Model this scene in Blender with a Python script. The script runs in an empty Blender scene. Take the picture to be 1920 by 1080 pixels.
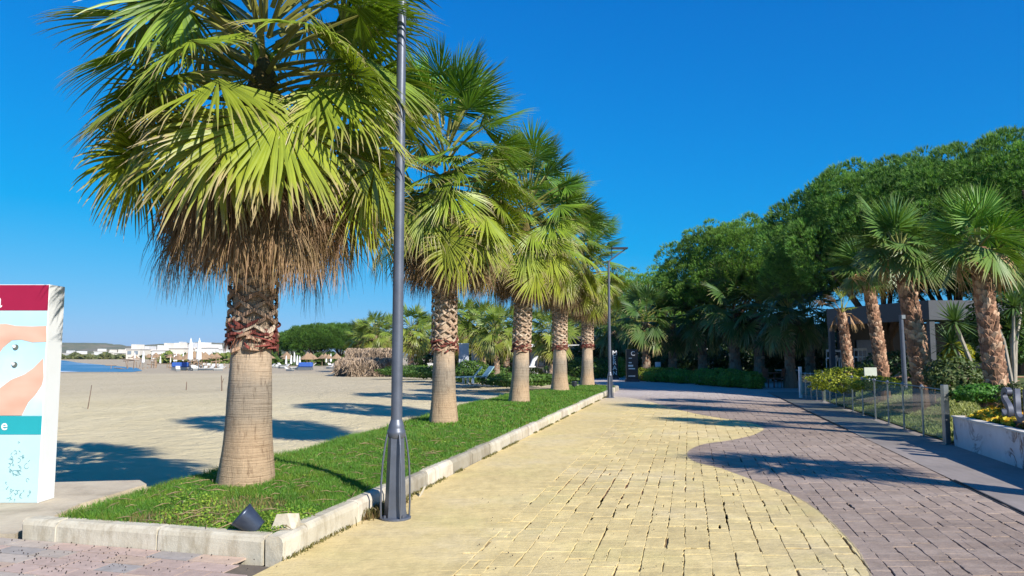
import bpy, math, random
import numpy as np
from mathutils import Vector, Matrix

# ------------------------------------------------------------------ camera, sky, sun, exposure
SC = bpy.context.scene
COL = SC.collection
F = 1423.0
PITCH = math.atan(125.0 / F)
EYE = 1.6
cam_d = bpy.data.cameras.new('camera')
cam = bpy.data.objects.new('camera', cam_d); COL.objects.link(cam)
cam.location = (0, 0, EYE)
cam.rotation_euler = (math.pi/2 + PITCH, 0, 0)
cam_d.sensor_width = 36.0
cam_d.lens = 36.0 * F / 1920.0
cam_d.clip_start = 0.05
cam_d.clip_end = 12000
SC.camera = cam

SUN_EL = math.radians(33)
SUN_DIR = Vector((0.66, -0.75, 0)).normalized()      # horizontal direction towards the sun
W = bpy.data.worlds.new("World"); SC.world = W
W.use_nodes = True
wn = W.node_tree.nodes; wl = W.node_tree.links
for n in list(wn): wn.remove(n)
sky = wn.new('ShaderNodeTexSky'); sky.sky_type = 'NISHITA'; sky.sun_disc = False
sky.sun_elevation = SUN_EL
sky.sun_rotation = math.atan2(SUN_DIR.x, SUN_DIR.y)
sky.altitude = 0; sky.air_density = 1.0; sky.dust_density = 0.15; sky.ozone_density = 4.0
# the phone's deep saturated blue: a tone curve per channel on the physical sky
EXPO = 0.75
bg = wn.new('ShaderNodeBackground'); bg.inputs['Strength'].default_value = 0.1
wo = wn.new('ShaderNodeOutputWorld')
sp_ = wn.new('ShaderNodeSeparateColor'); cb_ = wn.new('ShaderNodeCombineColor'); wl.new(sky.outputs[0], sp_.inputs[0])
def wm(op, a, b):
    n = wn.new('ShaderNodeMath'); n.operation = op
    for i, v in enumerate((a, b)):
        if isinstance(v, (int, float)): n.inputs[i].default_value = v
        elif v is not None: wl.new(v, n.inputs[i])
    return n.outputs[0]
kx = 10.0/2**EXPO
def soft(ch, top, k): return wm('MULTIPLY', wm('SUBTRACT', 1.0, wm('EXPONENT', wm('MULTIPLY', ch, -k), None)), top*kx)
red = wm('ADD', wm('MULTIPLY', wm('MINIMUM', wm('MAXIMUM', wm('SUBTRACT', sp_.outputs[0], 3.0), 0.0), 14.0), .055*kx), wm('MULTIPLY', wm('MINIMUM', sp_.outputs[0], 12.0), .0035*kx))
wl.new(red, cb_.inputs[0]); wl.new(soft(sp_.outputs[1], .78, .15), cb_.inputs[1]); wl.new(soft(sp_.outputs[2], 1.0, .30), cb_.inputs[2])
wl.new(cb_.outputs[0], bg.inputs[0]); wl.new(bg.outputs[0], wo.inputs[0])

sd = bpy.data.lights.new('sun', 'SUN'); sd.energy = 4.6; sd.angle = math.radians(0.5); sd.color = (1.0, 0.94, 0.85)
sun = bpy.data.objects.new('sun', sd); COL.objects.link(sun)
sv = Vector((SUN_DIR.x*math.cos(SUN_EL), SUN_DIR.y*math.cos(SUN_EL), math.sin(SUN_EL)))
sun.rotation_euler = sv.to_track_quat('Z', 'Y').to_euler()
sun.location = (20, -20, 30)

SC.view_settings.view_transform = 'Standard'; SC.view_settings.look = 'None'
SC.view_settings.exposure = EXPO; SC.view_settings.gamma = 1.0
SC.render.engine = 'CYCLES'
cy = SC.cycles
cy.max_bounces = 6; cy.diffuse_bounces = 3; cy.glossy_bounces = 2; cy.transmission_bounces = 4
cy.transparent_max_bounces = 12; cy.caustics_reflective = False; cy.caustics_refractive = False
cy.use_denoising = True

# ------------------------------------------------------------------ photo geometry helpers (layout survey)
ca, sa = math.cos(PITCH), math.sin(PITCH)
def ray(px, py):
    a = (px-960)/F; b = (540-py)/F
    return Vector((a, ca - b*sa, sa + b*ca))
def G(px, py, z=0.0):
    r = ray(px, py); t = (z-EYE)/r.z
    return Vector((r.x*t, r.y*t, z))
def D(px, py, Y):
    r = ray(px, py); t = Y/r.y
    return Vector((r.x*t, Y, EYE + r.z*t))

# ------------------------------------------------------------------ mesh building
class MB:
    def __init__(s): s.V=[]; s.Q=[]; s.T=[]; s.C=[]; s.n=0; s.QM=[]; s.TM=[]
    def add(s, V, quads=None, tris=None, col=None, mi=0):
        V = np.asarray(V, dtype=np.float32).reshape(-1,3)
        if quads is not None and len(quads):
            q = np.asarray(quads, dtype=np.int64).reshape(-1,4) + s.n
            s.Q.append(q); s.QM.append(np.full(len(q), mi, dtype=np.int32))
        if tris is not None and len(tris):
            t = np.asarray(tris, dtype=np.int64).reshape(-1,3) + s.n
            s.T.append(t); s.TM.append(np.full(len(t), mi, dtype=np.int32))
        if col is None: col = (0.5,0.5,0.5)
        c = np.asarray(col, dtype=np.float32)
        if c.ndim == 1: c = np.tile(c[:3], (len(V),1))
        s.V.append(V); s.C.append(c[:, :3]); s.n += len(V)
        return s
    def build(s, name, mats, parent=None, smooth=False, loc=(0,0,0), rot=(0,0,0)):
        V = np.concatenate(s.V); C = np.concatenate(s.C)
        Q = np.concatenate(s.Q) if s.Q else np.zeros((0,4),np.int64)
        T = np.concatenate(s.T) if s.T else np.zeros((0,3),np.int64)
        me = bpy.data.meshes.new(name)
        me.vertices.add(len(V)); me.vertices.foreach_set('co', V.astype(np.float32).ravel())
        nl = Q.size + T.size
        me.loops.add(nl); me.loops.foreach_set('vertex_index', np.concatenate([Q.ravel(), T.ravel()]).astype(np.int32))
        npol = len(Q)+len(T)
        me.polygons.add(npol)
        ls = np.concatenate([np.arange(len(Q))*4, Q.size + np.arange(len(T))*3]).astype(np.int32)
        me.polygons.foreach_set('loop_start', ls)
        mi = np.concatenate((s.QM if s.QM else []) + (s.TM if s.TM else []))
        if mi.any(): me.polygons.foreach_set('material_index', mi.astype(np.int32))
        me.update(calc_edges=True)
        at = me.color_attributes.new('col', 'FLOAT_COLOR', 'POINT')
        at.data.foreach_set('color', np.concatenate([C, np.ones((len(C),1),np.float32)],1).astype(np.float32).ravel())
        if smooth: me.shade_smooth()
        else: me.shade_flat()
        for m in (mats if isinstance(mats, (list,tuple)) else [mats]): me.materials.append(m)
        o = bpy.data.objects.new(name, me); COL.objects.link(o)
        o.location = loc; o.rotation_euler = rot
        if parent is not None: o.parent = parent
        return o
    # --- shapes
    def box(s, x0,x1,y0,y1,z0,z1, col=None, mi=0, bev=0.0):
        if bev <= 0:
            V=[(x0,y0,z0),(x1,y0,z0),(x1,y1,z0),(x0,y1,z0),(x0,y0,z1),(x1,y0,z1),(x1,y1,z1),(x0,y1,z1)]
            return s.add(V,[(3,2,1,0),(4,5,6,7),(0,1,5,4),(1,2,6,5),(2,3,7,6),(3,0,4,7)],col=col,mi=mi)
        b=bev; rings=[]
        def ring(ix,z,c):
            xa,xb,ya,yb=x0+ix,x1-ix,y0+ix,y1-ix
            return [(xa+c,ya,z),(xb-c,ya,z),(xb,ya+c,z),(xb,yb-c,z),(xb-c,yb,z),(xa+c,yb,z),(xa,yb-c,z),(xa,ya+c,z)]
        R=[ring(b,z0,b*.4),ring(0,z0+b,b),ring(0,z1-b,b),ring(b,z1,b*.4)]
        V=[p for r in R for p in r]; q=[]
        for k in range(3):
            for i in range(8):
                j=(i+1)%8; q.append((k*8+i,k*8+j,k*8+8+j,k*8+8+i))
        q += [(24,25,26,27),(24,27,28,31),(28,29,30,31)]
        return s.add(V,q,col=col,mi=mi)
    def obox(s, c, ax, ay, az, col=None, mi=0):
        c=np.array(c,float); ax=np.array(ax,float); ay=np.array(ay,float); az=np.array(az,float)
        V=[c+sx*ax+sy*ay+sz*az for sz in(-1,1) for sx,sy in((-1,-1),(1,-1),(1,1),(-1,1))]
        return s.add(V,[(3,2,1,0),(4,5,6,7),(0,1,5,4),(1,2,6,5),(2,3,7,6),(3,0,4,7)],col=col,mi=mi)
    def tube(s, pts, rad, n=8, col=None, caps=True, mi=0, flat=1.0):
        P=np.array([tuple(p) for p in pts],float); K=len(P)
        rad=np.broadcast_to(np.asarray(rad,float),(K,))
        Tn=np.gradient(P,axis=0); Tn/= (np.linalg.norm(Tn,axis=1,keepdims=True)+1e-9)
        ref=np.array([0,0,1.0]) if abs(Tn[0,2])<.9 else np.array([1.0,0,0])
        A=np.cross(Tn,ref); A/= (np.linalg.norm(A,axis=1,keepdims=True)+1e-9); B=np.cross(A,Tn)
        th=np.arange(n)/n*2*math.pi
        V=(P[:,None,:]+rad[:,None,None]*(np.cos(th)[None,:,None]*A[:,None,:]+flat*np.sin(th)[None,:,None]*B[:,None,:])).reshape(-1,3)
        i=np.arange(n); j=(i+1)%n; q=[]
        for k in range(K-1): q.append(np.stack([k*n+j,k*n+i,(k+1)*n+i,(k+1)*n+j],1))
        t=None
        if caps:
            V=np.concatenate([V,P[:1],P[-1:]]); a=K*n
            t=np.concatenate([np.stack([i,j,np.full(n,a)],1), np.stack([(K-1)*n+j,(K-1)*n+i,np.full(n,a+1)],1)])
        return s.add(V,np.concatenate(q),t,col=col,mi=mi)
    def lathe(s, prof, n=24, col=None, c=(0,0,0), mi=0, noise=None):
        prof=np.array(prof,float); K=len(prof); th=np.arange(n)/n*2*math.pi
        r=prof[:,0][:,None]*np.ones(n)[None]
        if noise is not None: r=r*noise(prof[:,1][:,None],th[None])
        V=np.stack([c[0]+r*np.cos(th),c[1]+r*np.sin(th),c[2]+prof[:,1][:,None]*np.ones(n)],-1).reshape(-1,3)
        i=np.arange(n); j=(i+1)%n
        q=np.concatenate([np.stack([k*n+i,k*n+j,(k+1)*n+j,(k+1)*n+i],1) for k in range(K-1)])
        return s.add(V,q,col=col,mi=mi)
    def prism(s, poly, z0, z1, col=None, mi=0):
        n=len(poly); V=[(p[0],p[1],z0) for p in poly]+[(p[0],p[1],z1) for p in poly]
        q=[(i,(i+1)%n,n+(i+1)%n,n+i) for i in range(n)]
        t=[(n,n+i,n+i+1) for i in range(1,n-1)]
        return s.add(V,q,t,col=col,mi=mi)

def empty(name, loc=(0,0,0), rz=0.0):
    o=bpy.data.objects.new(name,None); COL.objects.link(o); o.location=loc; o.rotation_euler=(0,0,rz); o.empty_display_size=.2
    return o
def tag(o, label=None, cat=None, group=None, kind=None):
    if label: o['label']=label
    if cat: o['category']=cat
    if group: o['group']=group
    if kind: o['kind']=kind
    return o
def copy_tree(o, loc, rz=0.0, sc=1.0, label=None, group=None):
    c=o.copy(); COL.objects.link(c); c.location=loc; c.rotation_euler=(0,0,rz); c.scale=(sc,sc,sc) if not hasattr(sc,'__len__') else sc
    if label: c['label']=label
    if group: c['group']=group
    for ch in o.children:
        d=ch.copy(); COL.objects.link(d); d.parent=c
        for g in ch.children:
            e=g.copy(); COL.objects.link(e); e.parent=d
    return c
def nrm(v): return v/(np.linalg.norm(v,axis=-1,keepdims=True)+1e-9)

# ------------------------------------------------------------------ material helpers
def new_mat(name):
    m=bpy.data.materials.new(name); m.use_nodes=True; nt=m.node_tree
    for n in list(nt.nodes): nt.nodes.remove(n)
    out=nt.nodes.new('ShaderNodeOutputMaterial')
    p=nt.nodes.new('ShaderNodeBsdfPrincipled'); nt.links.new(p.outputs[0],out.inputs[0])
    return m,nt,p,out
def nd(nt,t,**k):
    n=nt.nodes.new(t)
    for a,b in k.items():
        if a.startswith('i_'):
            key=a[2:]; key=int(key) if key.isdigit() else key.replace('_',' ')
            n.inputs[key].default_value=b
        else: setattr(n,a,b)
    return n
def noise(nt,co,scale,detail=4,rough=.6,vec=None,dist=0.0):
    n=nd(nt,'ShaderNodeTexNoise'); n.inputs['Scale'].default_value=scale; n.inputs['Detail'].default_value=detail
    n.inputs['Roughness'].default_value=rough; n.inputs['Distortion'].default_value=dist
    if vec is not None:
        mp=nd(nt,'ShaderNodeMapping'); mp.inputs['Scale'].default_value=vec; nt.links.new(co,mp.inputs[0]); co=mp.outputs[0]
    nt.links.new(co,n.inputs['Vector']); return n.outputs['Fac']
def ramp(nt,fac,stops):
    r=nd(nt,'ShaderNodeValToRGB'); e=r.color_ramp.elements
    while len(e)<len(stops): e.new(.5)
    for i,(p,c) in enumerate(stops):
        e[i].position=p; e[i].color=(*c,1) if len(c)==3 else c
    nt.links.new(fac,r.inputs[0]); return r.outputs[0]
def mixc(nt,fac,a,b,mode='MIX'):
    m=nd(nt,'ShaderNodeMix',data_type='RGBA',blend_type=mode)
    for s,v in ((0,fac),(6,a),(7,b)):
        if isinstance(v,(int,float)): m.inputs[s].default_value=v
        elif isinstance(v,tuple): m.inputs[s].default_value=(*v,1) if len(v)==3 else v
        else: nt.links.new(v,m.inputs[s])
    return m.outputs[2]
def math_(nt,op,a,b=None,c=None,clamp=False):
    m=nd(nt,'ShaderNodeMath',operation=op,use_clamp=clamp)
    for i,v in enumerate((a,b,c)):
        if v is None: continue
        if isinstance(v,(int,float)): m.inputs[i].default_value=v
        else: nt.links.new(v,m.inputs[i])
    return m.outputs[0]
def bump(nt,p,h,strength=.3,dist=.02,normal=None):
    b=nd(nt,'ShaderNodeBump'); b.inputs['Strength'].default_value=strength; b.inputs['Distance'].default_value=dist
    nt.links.new(h,b.inputs['Height'])
    if normal is not None: nt.links.new(normal,b.inputs['Normal'])
    nt.links.new(b.outputs[0],p.inputs['Normal']); return b.outputs[0]
def obj_co(nt): return nd(nt,'ShaderNodeTexCoord').outputs['Object']
def pos_co(nt): return nd(nt,'ShaderNodeNewGeometry').outputs['Position']
def colattr(nt):
    a=nd(nt,'ShaderNodeAttribute'); a.attribute_name='col'; return a.outputs['Color']
def simple(name,col,rough=.6,metal=0.0,var=.12,scale=8,bmp=.1,spec=.5,world=False):
    m,nt,p,out=new_mat(name); co=pos_co(nt) if world else obj_co(nt)
    n=noise(nt,co,scale,5,.65)
    a=tuple(c*(1-var) for c in col); b=tuple(min(1,c*(1+var)) for c in col)
    nt.links.new(ramp(nt,n,[(.3,a),(.7,b)]),p.inputs['Base Color'])
    p.inputs['Roughness'].default_value=rough; p.inputs['Metallic'].default_value=metal
    p.inputs['Specular IOR Level'].default_value=spec
    if bmp: bump(nt,p,noise(nt,co,scale*6,4),bmp,.01)
    return m
def leafmat(name,trans=.35,rough=.5,tint=(1,1,1),spec=.35,tcol=(1.25,1.25,.5)):
    m,nt,p,out=new_mat(name); c=colattr(nt)
    n=noise(nt,obj_co(nt),3.0,3)
    c2=mixc(nt,1.0,c,ramp(nt,n,[(.3,(.78*tint[0],.8*tint[1],.8*tint[2])),(.7,(1.15*tint[0],1.12*tint[1],1.1*tint[2]))]),'MULTIPLY')
    nt.links.new(c2,p.inputs['Base Color']); p.inputs['Roughness'].default_value=rough; p.inputs['Specular IOR Level'].default_value=spec
    if trans>0:
        t=nd(nt,'ShaderNodeBsdfTranslucent'); nt.links.new(mixc(nt,1.0,c2,tcol,'MULTIPLY'),t.inputs[0])
        mx=nd(nt,'ShaderNodeMixShader'); mx.inputs[0].default_value=trans
        nt.links.new(p.outputs[0],mx.inputs[1]); nt.links.new(t.outputs[0],mx.inputs[2]); nt.links.new(mx.outputs[0],out.inputs[0])
    return m
def colmat(name,rough=.8,var=.2,scale=10,bmp=.3,vec=(1,1,1),bdist=.01,spec=.3):
    m,nt,p,out=new_mat(name); co=obj_co(nt); c=colattr(nt)
    n=noise(nt,co,scale,5,.65,vec)
    c2=mixc(nt,1.0,c,ramp(nt,n,[(.3,(1-var,)*3),(.7,(1+var,)*3)]),'MULTIPLY')
    nt.links.new(c2,p.inputs['Base Color']); p.inputs['Roughness'].default_value=rough; p.inputs['Specular IOR Level'].default_value=spec
    if bmp: bump(nt,p,noise(nt,co,scale*4,4,.6,vec),bmp,bdist)
    return m

M_LEAF=leafmat('palm_leaf',.27,.42,spec=.5)
M_DARKLEAF=leafmat('shrub_leaf',.3,.5)
M_NEEDLE=leafmat('pine_needle',.28,.6,tcol=(1.2,1.3,.6))
M_DEAD=leafmat('dead_leaf',.15,.85,spec=.15,tcol=(1.0,.9,.7))
M_GRASS=leafmat('grass_blade',.35,.5,tcol=(1.2,1.3,.5))
M_FLOWER=leafmat('flower_petal',.2,.6,tcol=(1,1,1))
M_COLORED=colmat('coloured_surface',.7,.12,12,.15)
M_BARK=colmat('bark',.9,.35,9,.6,(1,1,.25),.02)
M_STUB=colmat('palm_boot',.85,.3,14,.6,(1,1,.3),.01)
M_THATCH=colmat('thatch',.95,.35,7,.8,(1,1,1),.05)
M_METAL=simple('grey_painted_metal',(.105,.118,.15),.42,.35,.18,5,.05)
M_DARKM=simple('dark_metal',(.045,.05,.065),.4,.4,.2,5,.05)
M_STEEL=simple('brushed_steel',(.30,.31,.31),.35,.8,.15,6,.05)
M_WHITE=simple('white_paint',(.74,.74,.73),.55,0,.06,4,.05)
M_BLACK=simple('black_board',(.012,.013,.018),.35,0,.2,4,.02)
# ------------------------------------------------------------------ ground layout
dv=np.array([.226,.974]); nv=np.array([.974,-.226])
def U(v,Y): return Vector((v+.232*Y,Y,0))      # v: offset across the walk, Y: distance

# --- big land sheet
m,nt,p,out=new_mat('land'); co=pos_co(nt)
nt.links.new(ramp(nt,noise(nt,co,.02,6),[(.3,(.10,.11,.05)),(.7,(.22,.19,.12))]),p.inputs['Base Color']); p.inputs['Roughness'].default_value=.95
M_LAND=m
b=MB(); b.add([(-6000,-200,-.9),(6000,-200,-.9),(6000,9000,-.9),(-6000,9000,-.9)],[(0,1,2,3)])
tag(b.build('ground',M_LAND),kind='structure')

# --- beach sand
m,nt,p,out=new_mat('beach_sand'); co=pos_co(nt)
c=ramp(nt,noise(nt,co,.22,6,.6,(1,.6,1)),[(.3,(.57,.475,.28)),(.55,(.66,.56,.35)),(.75,(.70,.60,.39))])
c=mixc(nt,ramp(nt,noise(nt,co,1.8,6,.7),[(.56,(0,0,0)),(.74,(.5,.5,.5))]),c,(.33,.27,.18))
far=ramp(nt,math_(nt,'MULTIPLY',nd(nt,'ShaderNodeSeparateXYZ').outputs[1],1/100.),[(.0,(0,0,0)),(1,(0,0,0))])
sx=nd(nt,'ShaderNodeSeparateXYZ'); nt.links.new(co,sx.inputs[0])
wet=ramp(nt,math_(nt,'DIVIDE',sx.outputs[1],100.),[(.30,(0,0,0)),(.42,(.55,.55,.55)),(.78,(.6,.6,.6)),(.86,(1,1,1))])
c=mixc(nt,wet,c,(.42,.35,.25))
nt.links.new(c,p.inputs['Base Color']); p.inputs['Roughness'].default_value=.95; p.inputs['Specular IOR Level'].default_value=.1
vo=nd(nt,'ShaderNodeTexVoronoi',feature='SMOOTH_F1'); vo.inputs['Scale'].default_value=2.6; nt.links.new(co,vo.inputs['Vector'])
h=math_(nt,'ADD',math_(nt,'MULTIPLY',vo.outputs[0],.9),math_(nt,'MULTIPLY',noise(nt,co,7,6,.7),1.0))
bump(nt,p,h,.9,.10)
M_SAND=m
rng=np.random.default_rng(5)
def sstep(a,b,x):
    t=np.clip((x-a)/(b-a),0,1); return t*t*(3-2*t)
xs=np.concatenate([-np.geomspace(420,22,24),np.linspace(-20,4,70),np.linspace(5,40,12)]); ys=np.concatenate([np.linspace(7,24,60),np.geomspace(25,420,50)])
X,Y=np.meshgrid(xs,ys)
Z=-.4*sstep(9.0,12.5,Y)-.012
Z+=np.where(Y<60,.02*np.sin(X*2.1+np.sin(Y*1.7)*2)*np.sin(Y*1.3+X*.4)*sstep(9,12,Y),0)
b=MB(); n0=len(xs); i=np.arange(len(ys)-1)[:,None]*n0+np.arange(n0-1)[None]; i=i.ravel()
b.add(np.stack([X,Y,Z],-1).reshape(-1,3),np.stack([i,i+1,i+n0+1,i+n0],1))
tag(b.build('beach',M_SAND,smooth=True),kind='structure')

# --- sea
m,nt,p,out=new_mat('sea_water'); co=pos_co(nt)
wv=noise(nt,co,.05,7,.65,(.35,1.6,1))
foam=ramp(nt,wv,[(.57,(0,0,0)),(.64,(1,1,1))])
base=ramp(nt,noise(nt,co,.09,5,.6,(.4,1.5,1)),[(.35,(.05,.14,.24)),(.65,(.10,.24,.36))])
nt.links.new(mixc(nt,foam,base,(.7,.74,.76)),p.inputs['Base Color']); p.inputs['Roughness'].default_value=.35; p.inputs['Specular IOR Level'].default_value=.25
bump(nt,p,noise(nt,co,.6,5,.6,(.4,1.4,1)),.8,.5)
b=MB()
sh=[(-400,84),(-150,87),(-95,90),(-70,87),(-44,88.5),(-46,95),(-56,114),(-75,142),(-108,190),(-152,259),(-225,356),(-330,470),(-560,700),(-1300,1200),(-3000,1500)]
cen=(-1500,300)
V=[(x,y,-.385) for x,y in sh]+[(-5000,1500,-.385),(-5000,84,-.385)]
import mathutils
tess=mathutils.geometry.tessellate_polygon([[Vector(v) for v in V]])
b.add(V,None,[tuple(t) for t in tess]); tag(b.build('sea',m),kind='structure')
# foam line rolled up at the water's edge
b=MB(); P=[]
for k in range(140):
    t=k/139; x=-200+153*t; P.append((x,87.6+(2.4*t)+math.sin(x*.35)*.5+math.sin(x*.11)*.8))
V=[];q=[]
for k,(x,y) in enumerate(P):
    w=.02+.75*max(0,math.sin(x*.31)*math.sin(x*.13+1)+.25*math.sin(x*.9)); V+=[(x,y-w,-.384),(x,y,-.383+.13*w),(x,y+w,-.384)]
    if k: q+=[(3*k-3,3*k,3*k+1,3*k-2),(3*k-2,3*k+1,3*k+2,3*k-1)]
b.add(V,q); tag(b.build('surf',simple('sea_foam',(.75,.77,.78),.8)),kind='structure')

# --- promenade: base sheet, stamped stones
WAVE=[(0,-.55),(2.2,-.2),(4.0,.55),(5.2,1.18),(6.07,1.33),(7.0,1.35),(8.43,1.24),(9.49,.93),(10.84,.455),(12.3,-.06),(13.3,.05),(14.6,.85),(15.9,1.42),(16.9,1.60),(18.0,1.45),(19.5,.75),(21.0,.1),(22.5,-.35),(24.5,-.9),(27,-1.6),(29,-2.4),(31,-3.4),(50,-3.6)]
def paving_color(nt):
    co=pos_co(nt); s=nd(nt,'ShaderNodeSeparateXYZ'); nt.links.new(co,s.inputs[0])
    v=math_(nt,'SUBTRACT',s.outputs[0],math_(nt,'MULTIPLY',s.outputs[1],.232))
    fc=nd(nt,'ShaderNodeFloatCurve'); cm=fc.mapping.curves[0]
    pts=[(y/50.,(w+4)/8.) for y,w in WAVE]
    cm.points[0].location=pts[0]; cm.points[1].location=pts[-1]
    for q in pts[1:-1]: cm.points.new(*q)
    fc.mapping.update()
    nt.links.new(math_(nt,'DIVIDE',s.outputs[1],50.),fc.inputs['Value'])
    edge=math_(nt,'SUBTRACT',v,math_(nt,'SUBTRACT',math_(nt,'MULTIPLY',fc.outputs[0],8.),4.))
    edge=math_(nt,'ADD',edge,math_(nt,'MULTIPLY',math_(nt,'SUBTRACT',noise(nt,co,9,3),.5),.03))
    mask=math_(nt,'MULTIPLY',edge,60.,clamp=True)     # 1 = purple
    n1=noise(nt,co,.55,6,.62); n2=noise(nt,co,7,5,.75,(1,.45,1)); n3=noise(nt,co,60,3,.7)
    st=noise(nt,co,2.2,5,.7,(.25,1.4,1))
    rose=math_(nt,'MULTIPLY',math_(nt,'SUBTRACT',v,-2.6),.35,clamp=True)
    y=ramp(nt,n1,[(.3,(.60,.465,.215)),(.5,(.63,.495,.235)),(.72,(.61,.50,.30))])
    y=mixc(nt,ramp(nt,noise(nt,co,.9,4,.6,(1,1,1)),[(.5,(0,0,0)),(.75,(.55,.55,.55))]),y,(.57,.49,.20))
    pu=ramp(nt,n1,[(.3,(.26,.195,.155)),(.55,(.325,.25,.20)),(.75,(.385,.305,.25))])
    pu=mixc(nt,ramp(nt,st,[(.5,(0,0,0)),(.7,(.4,.4,.4))]),pu,(.46,.385,.325))
    c=mixc(nt,mask,y,pu)
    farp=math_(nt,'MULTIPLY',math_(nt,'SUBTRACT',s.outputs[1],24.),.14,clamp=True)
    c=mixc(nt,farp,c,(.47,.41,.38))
    c=mixc(nt,1.0,c,ramp(nt,n2,[(.28,(.80,.79,.77)),(.5,(.98,.98,.98)),(.72,(1.12,1.12,1.12))]),'MULTIPLY')
    c=mixc(nt,1.0,c,ramp(nt,noise(nt,co,.35,7,.7,(1,.6,1)),[(.3,(.84,.83,.82)),(.5,(1,1,1)),(.7,(1.06,1.05,1.03))]),'MULTIPLY')
    c=mixc(nt,1.0,c,ramp(nt,n3,[(.3,(.9,.9,.9)),(.6,(1.05,1.05,1.05))]),'MULTIPLY')
    # thin dark saw cut where the two colours meet
    ln=math_(nt,'LESS_THAN',math_(nt,'ABSOLUTE',edge),.006)
    c=mixc(nt,math_(nt,'MULTIPLY',ln,.6),c,(.12,.10,.09))
    return co,c,mask,n2,n3
m,nt,p,out=new_mat('stamped_concrete'); co,c,mask,n2,n3=paving_color(nt)
c=mixc(nt,1.0,c,colattr(nt),'MULTIPLY')
nt.links.new(c,p.inputs['Base Color']); p.inputs['Roughness'].default_value=.72; p.inputs['Specular IOR Level'].default_value=.3
h=math_(nt,'ADD',noise(nt,co,14,6,.7,(.6,1,1)),math_(nt,'MULTIPLY',noise(nt,co,3,4,.6,(.5,1.2,1)),1.5))
bump(nt,p,h,.55,.02)
M_STAMP=m
m,nt,p,out=new_mat('joint_mortar'); co,c,mask,n2,n3=paving_color(nt)
k=ramp(nt,noise(nt,co,.8,4),[(.33,(.55,.52,.48)),(.5,(.33,.29,.25)),(.64,(.22,.16,.12))])
c=mixc(nt,1.0,c,k,'MULTIPLY')
dm=nd(nt,'ShaderNodeVectorMath',operation='DISTANCE'); nt.links.new(co,dm.inputs[0]); dm.inputs[1].default_value=(1.0,9.4,0)
c=mixc(nt,math_(nt,'MULTIPLY',math_(nt,'SUBTRACT',1.5,dm.outputs['Value']),1.2,clamp=True),c,(.13,.055,.025))
nt.links.new(c,p.inputs['Base Color']); p.inputs['Roughness'].default_value=.95
M_JOINT=m
# base slab under the stones
b=MB()
def pv(v,Y,z=0): q=U(v,Y); return (q.x,q.y,z)
b.add([pv(-3.2,-3,-.012),pv(12,-3,-.012),pv(12,33,-.012),pv(-3.2,33,-.012)],[(0,1,2,3)])
tag(b.build('walk_bed',M_JOINT),kind='structure')
# smooth yellow band by the kerb + far plaza + smooth strip on the right
b=MB()
def grid(b,v0,v1,Y0,Y1,nx,ny,z,col=(1,1,1)):
    vs=np.linspace(v0,v1,nx+1); Ys=np.linspace(Y0,Y1,ny+1); A,B=np.meshgrid(vs,Ys)
    i=(np.arange(ny)[:,None]*(nx+1)+np.arange(nx)[None]).ravel()
    b.add(np.stack([A+.232*B,B,np.full(A.shape,z)],-1).reshape(-1,3),np.stack([i,i+1,i+nx+2,i+nx+1],1),col=col)
rs=np.random.default_rng(11)
grid(b,-3.2,-1.86,-3,33,1,1,0.0)
b.add([pv(-3.2,33,0),pv(16,33,0),(30,62,0),(5,62,0)],[(0,1,2,3)],col=(1,1,1))
tag(b.build('promenade',M_STAMP),kind='structure')
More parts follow.
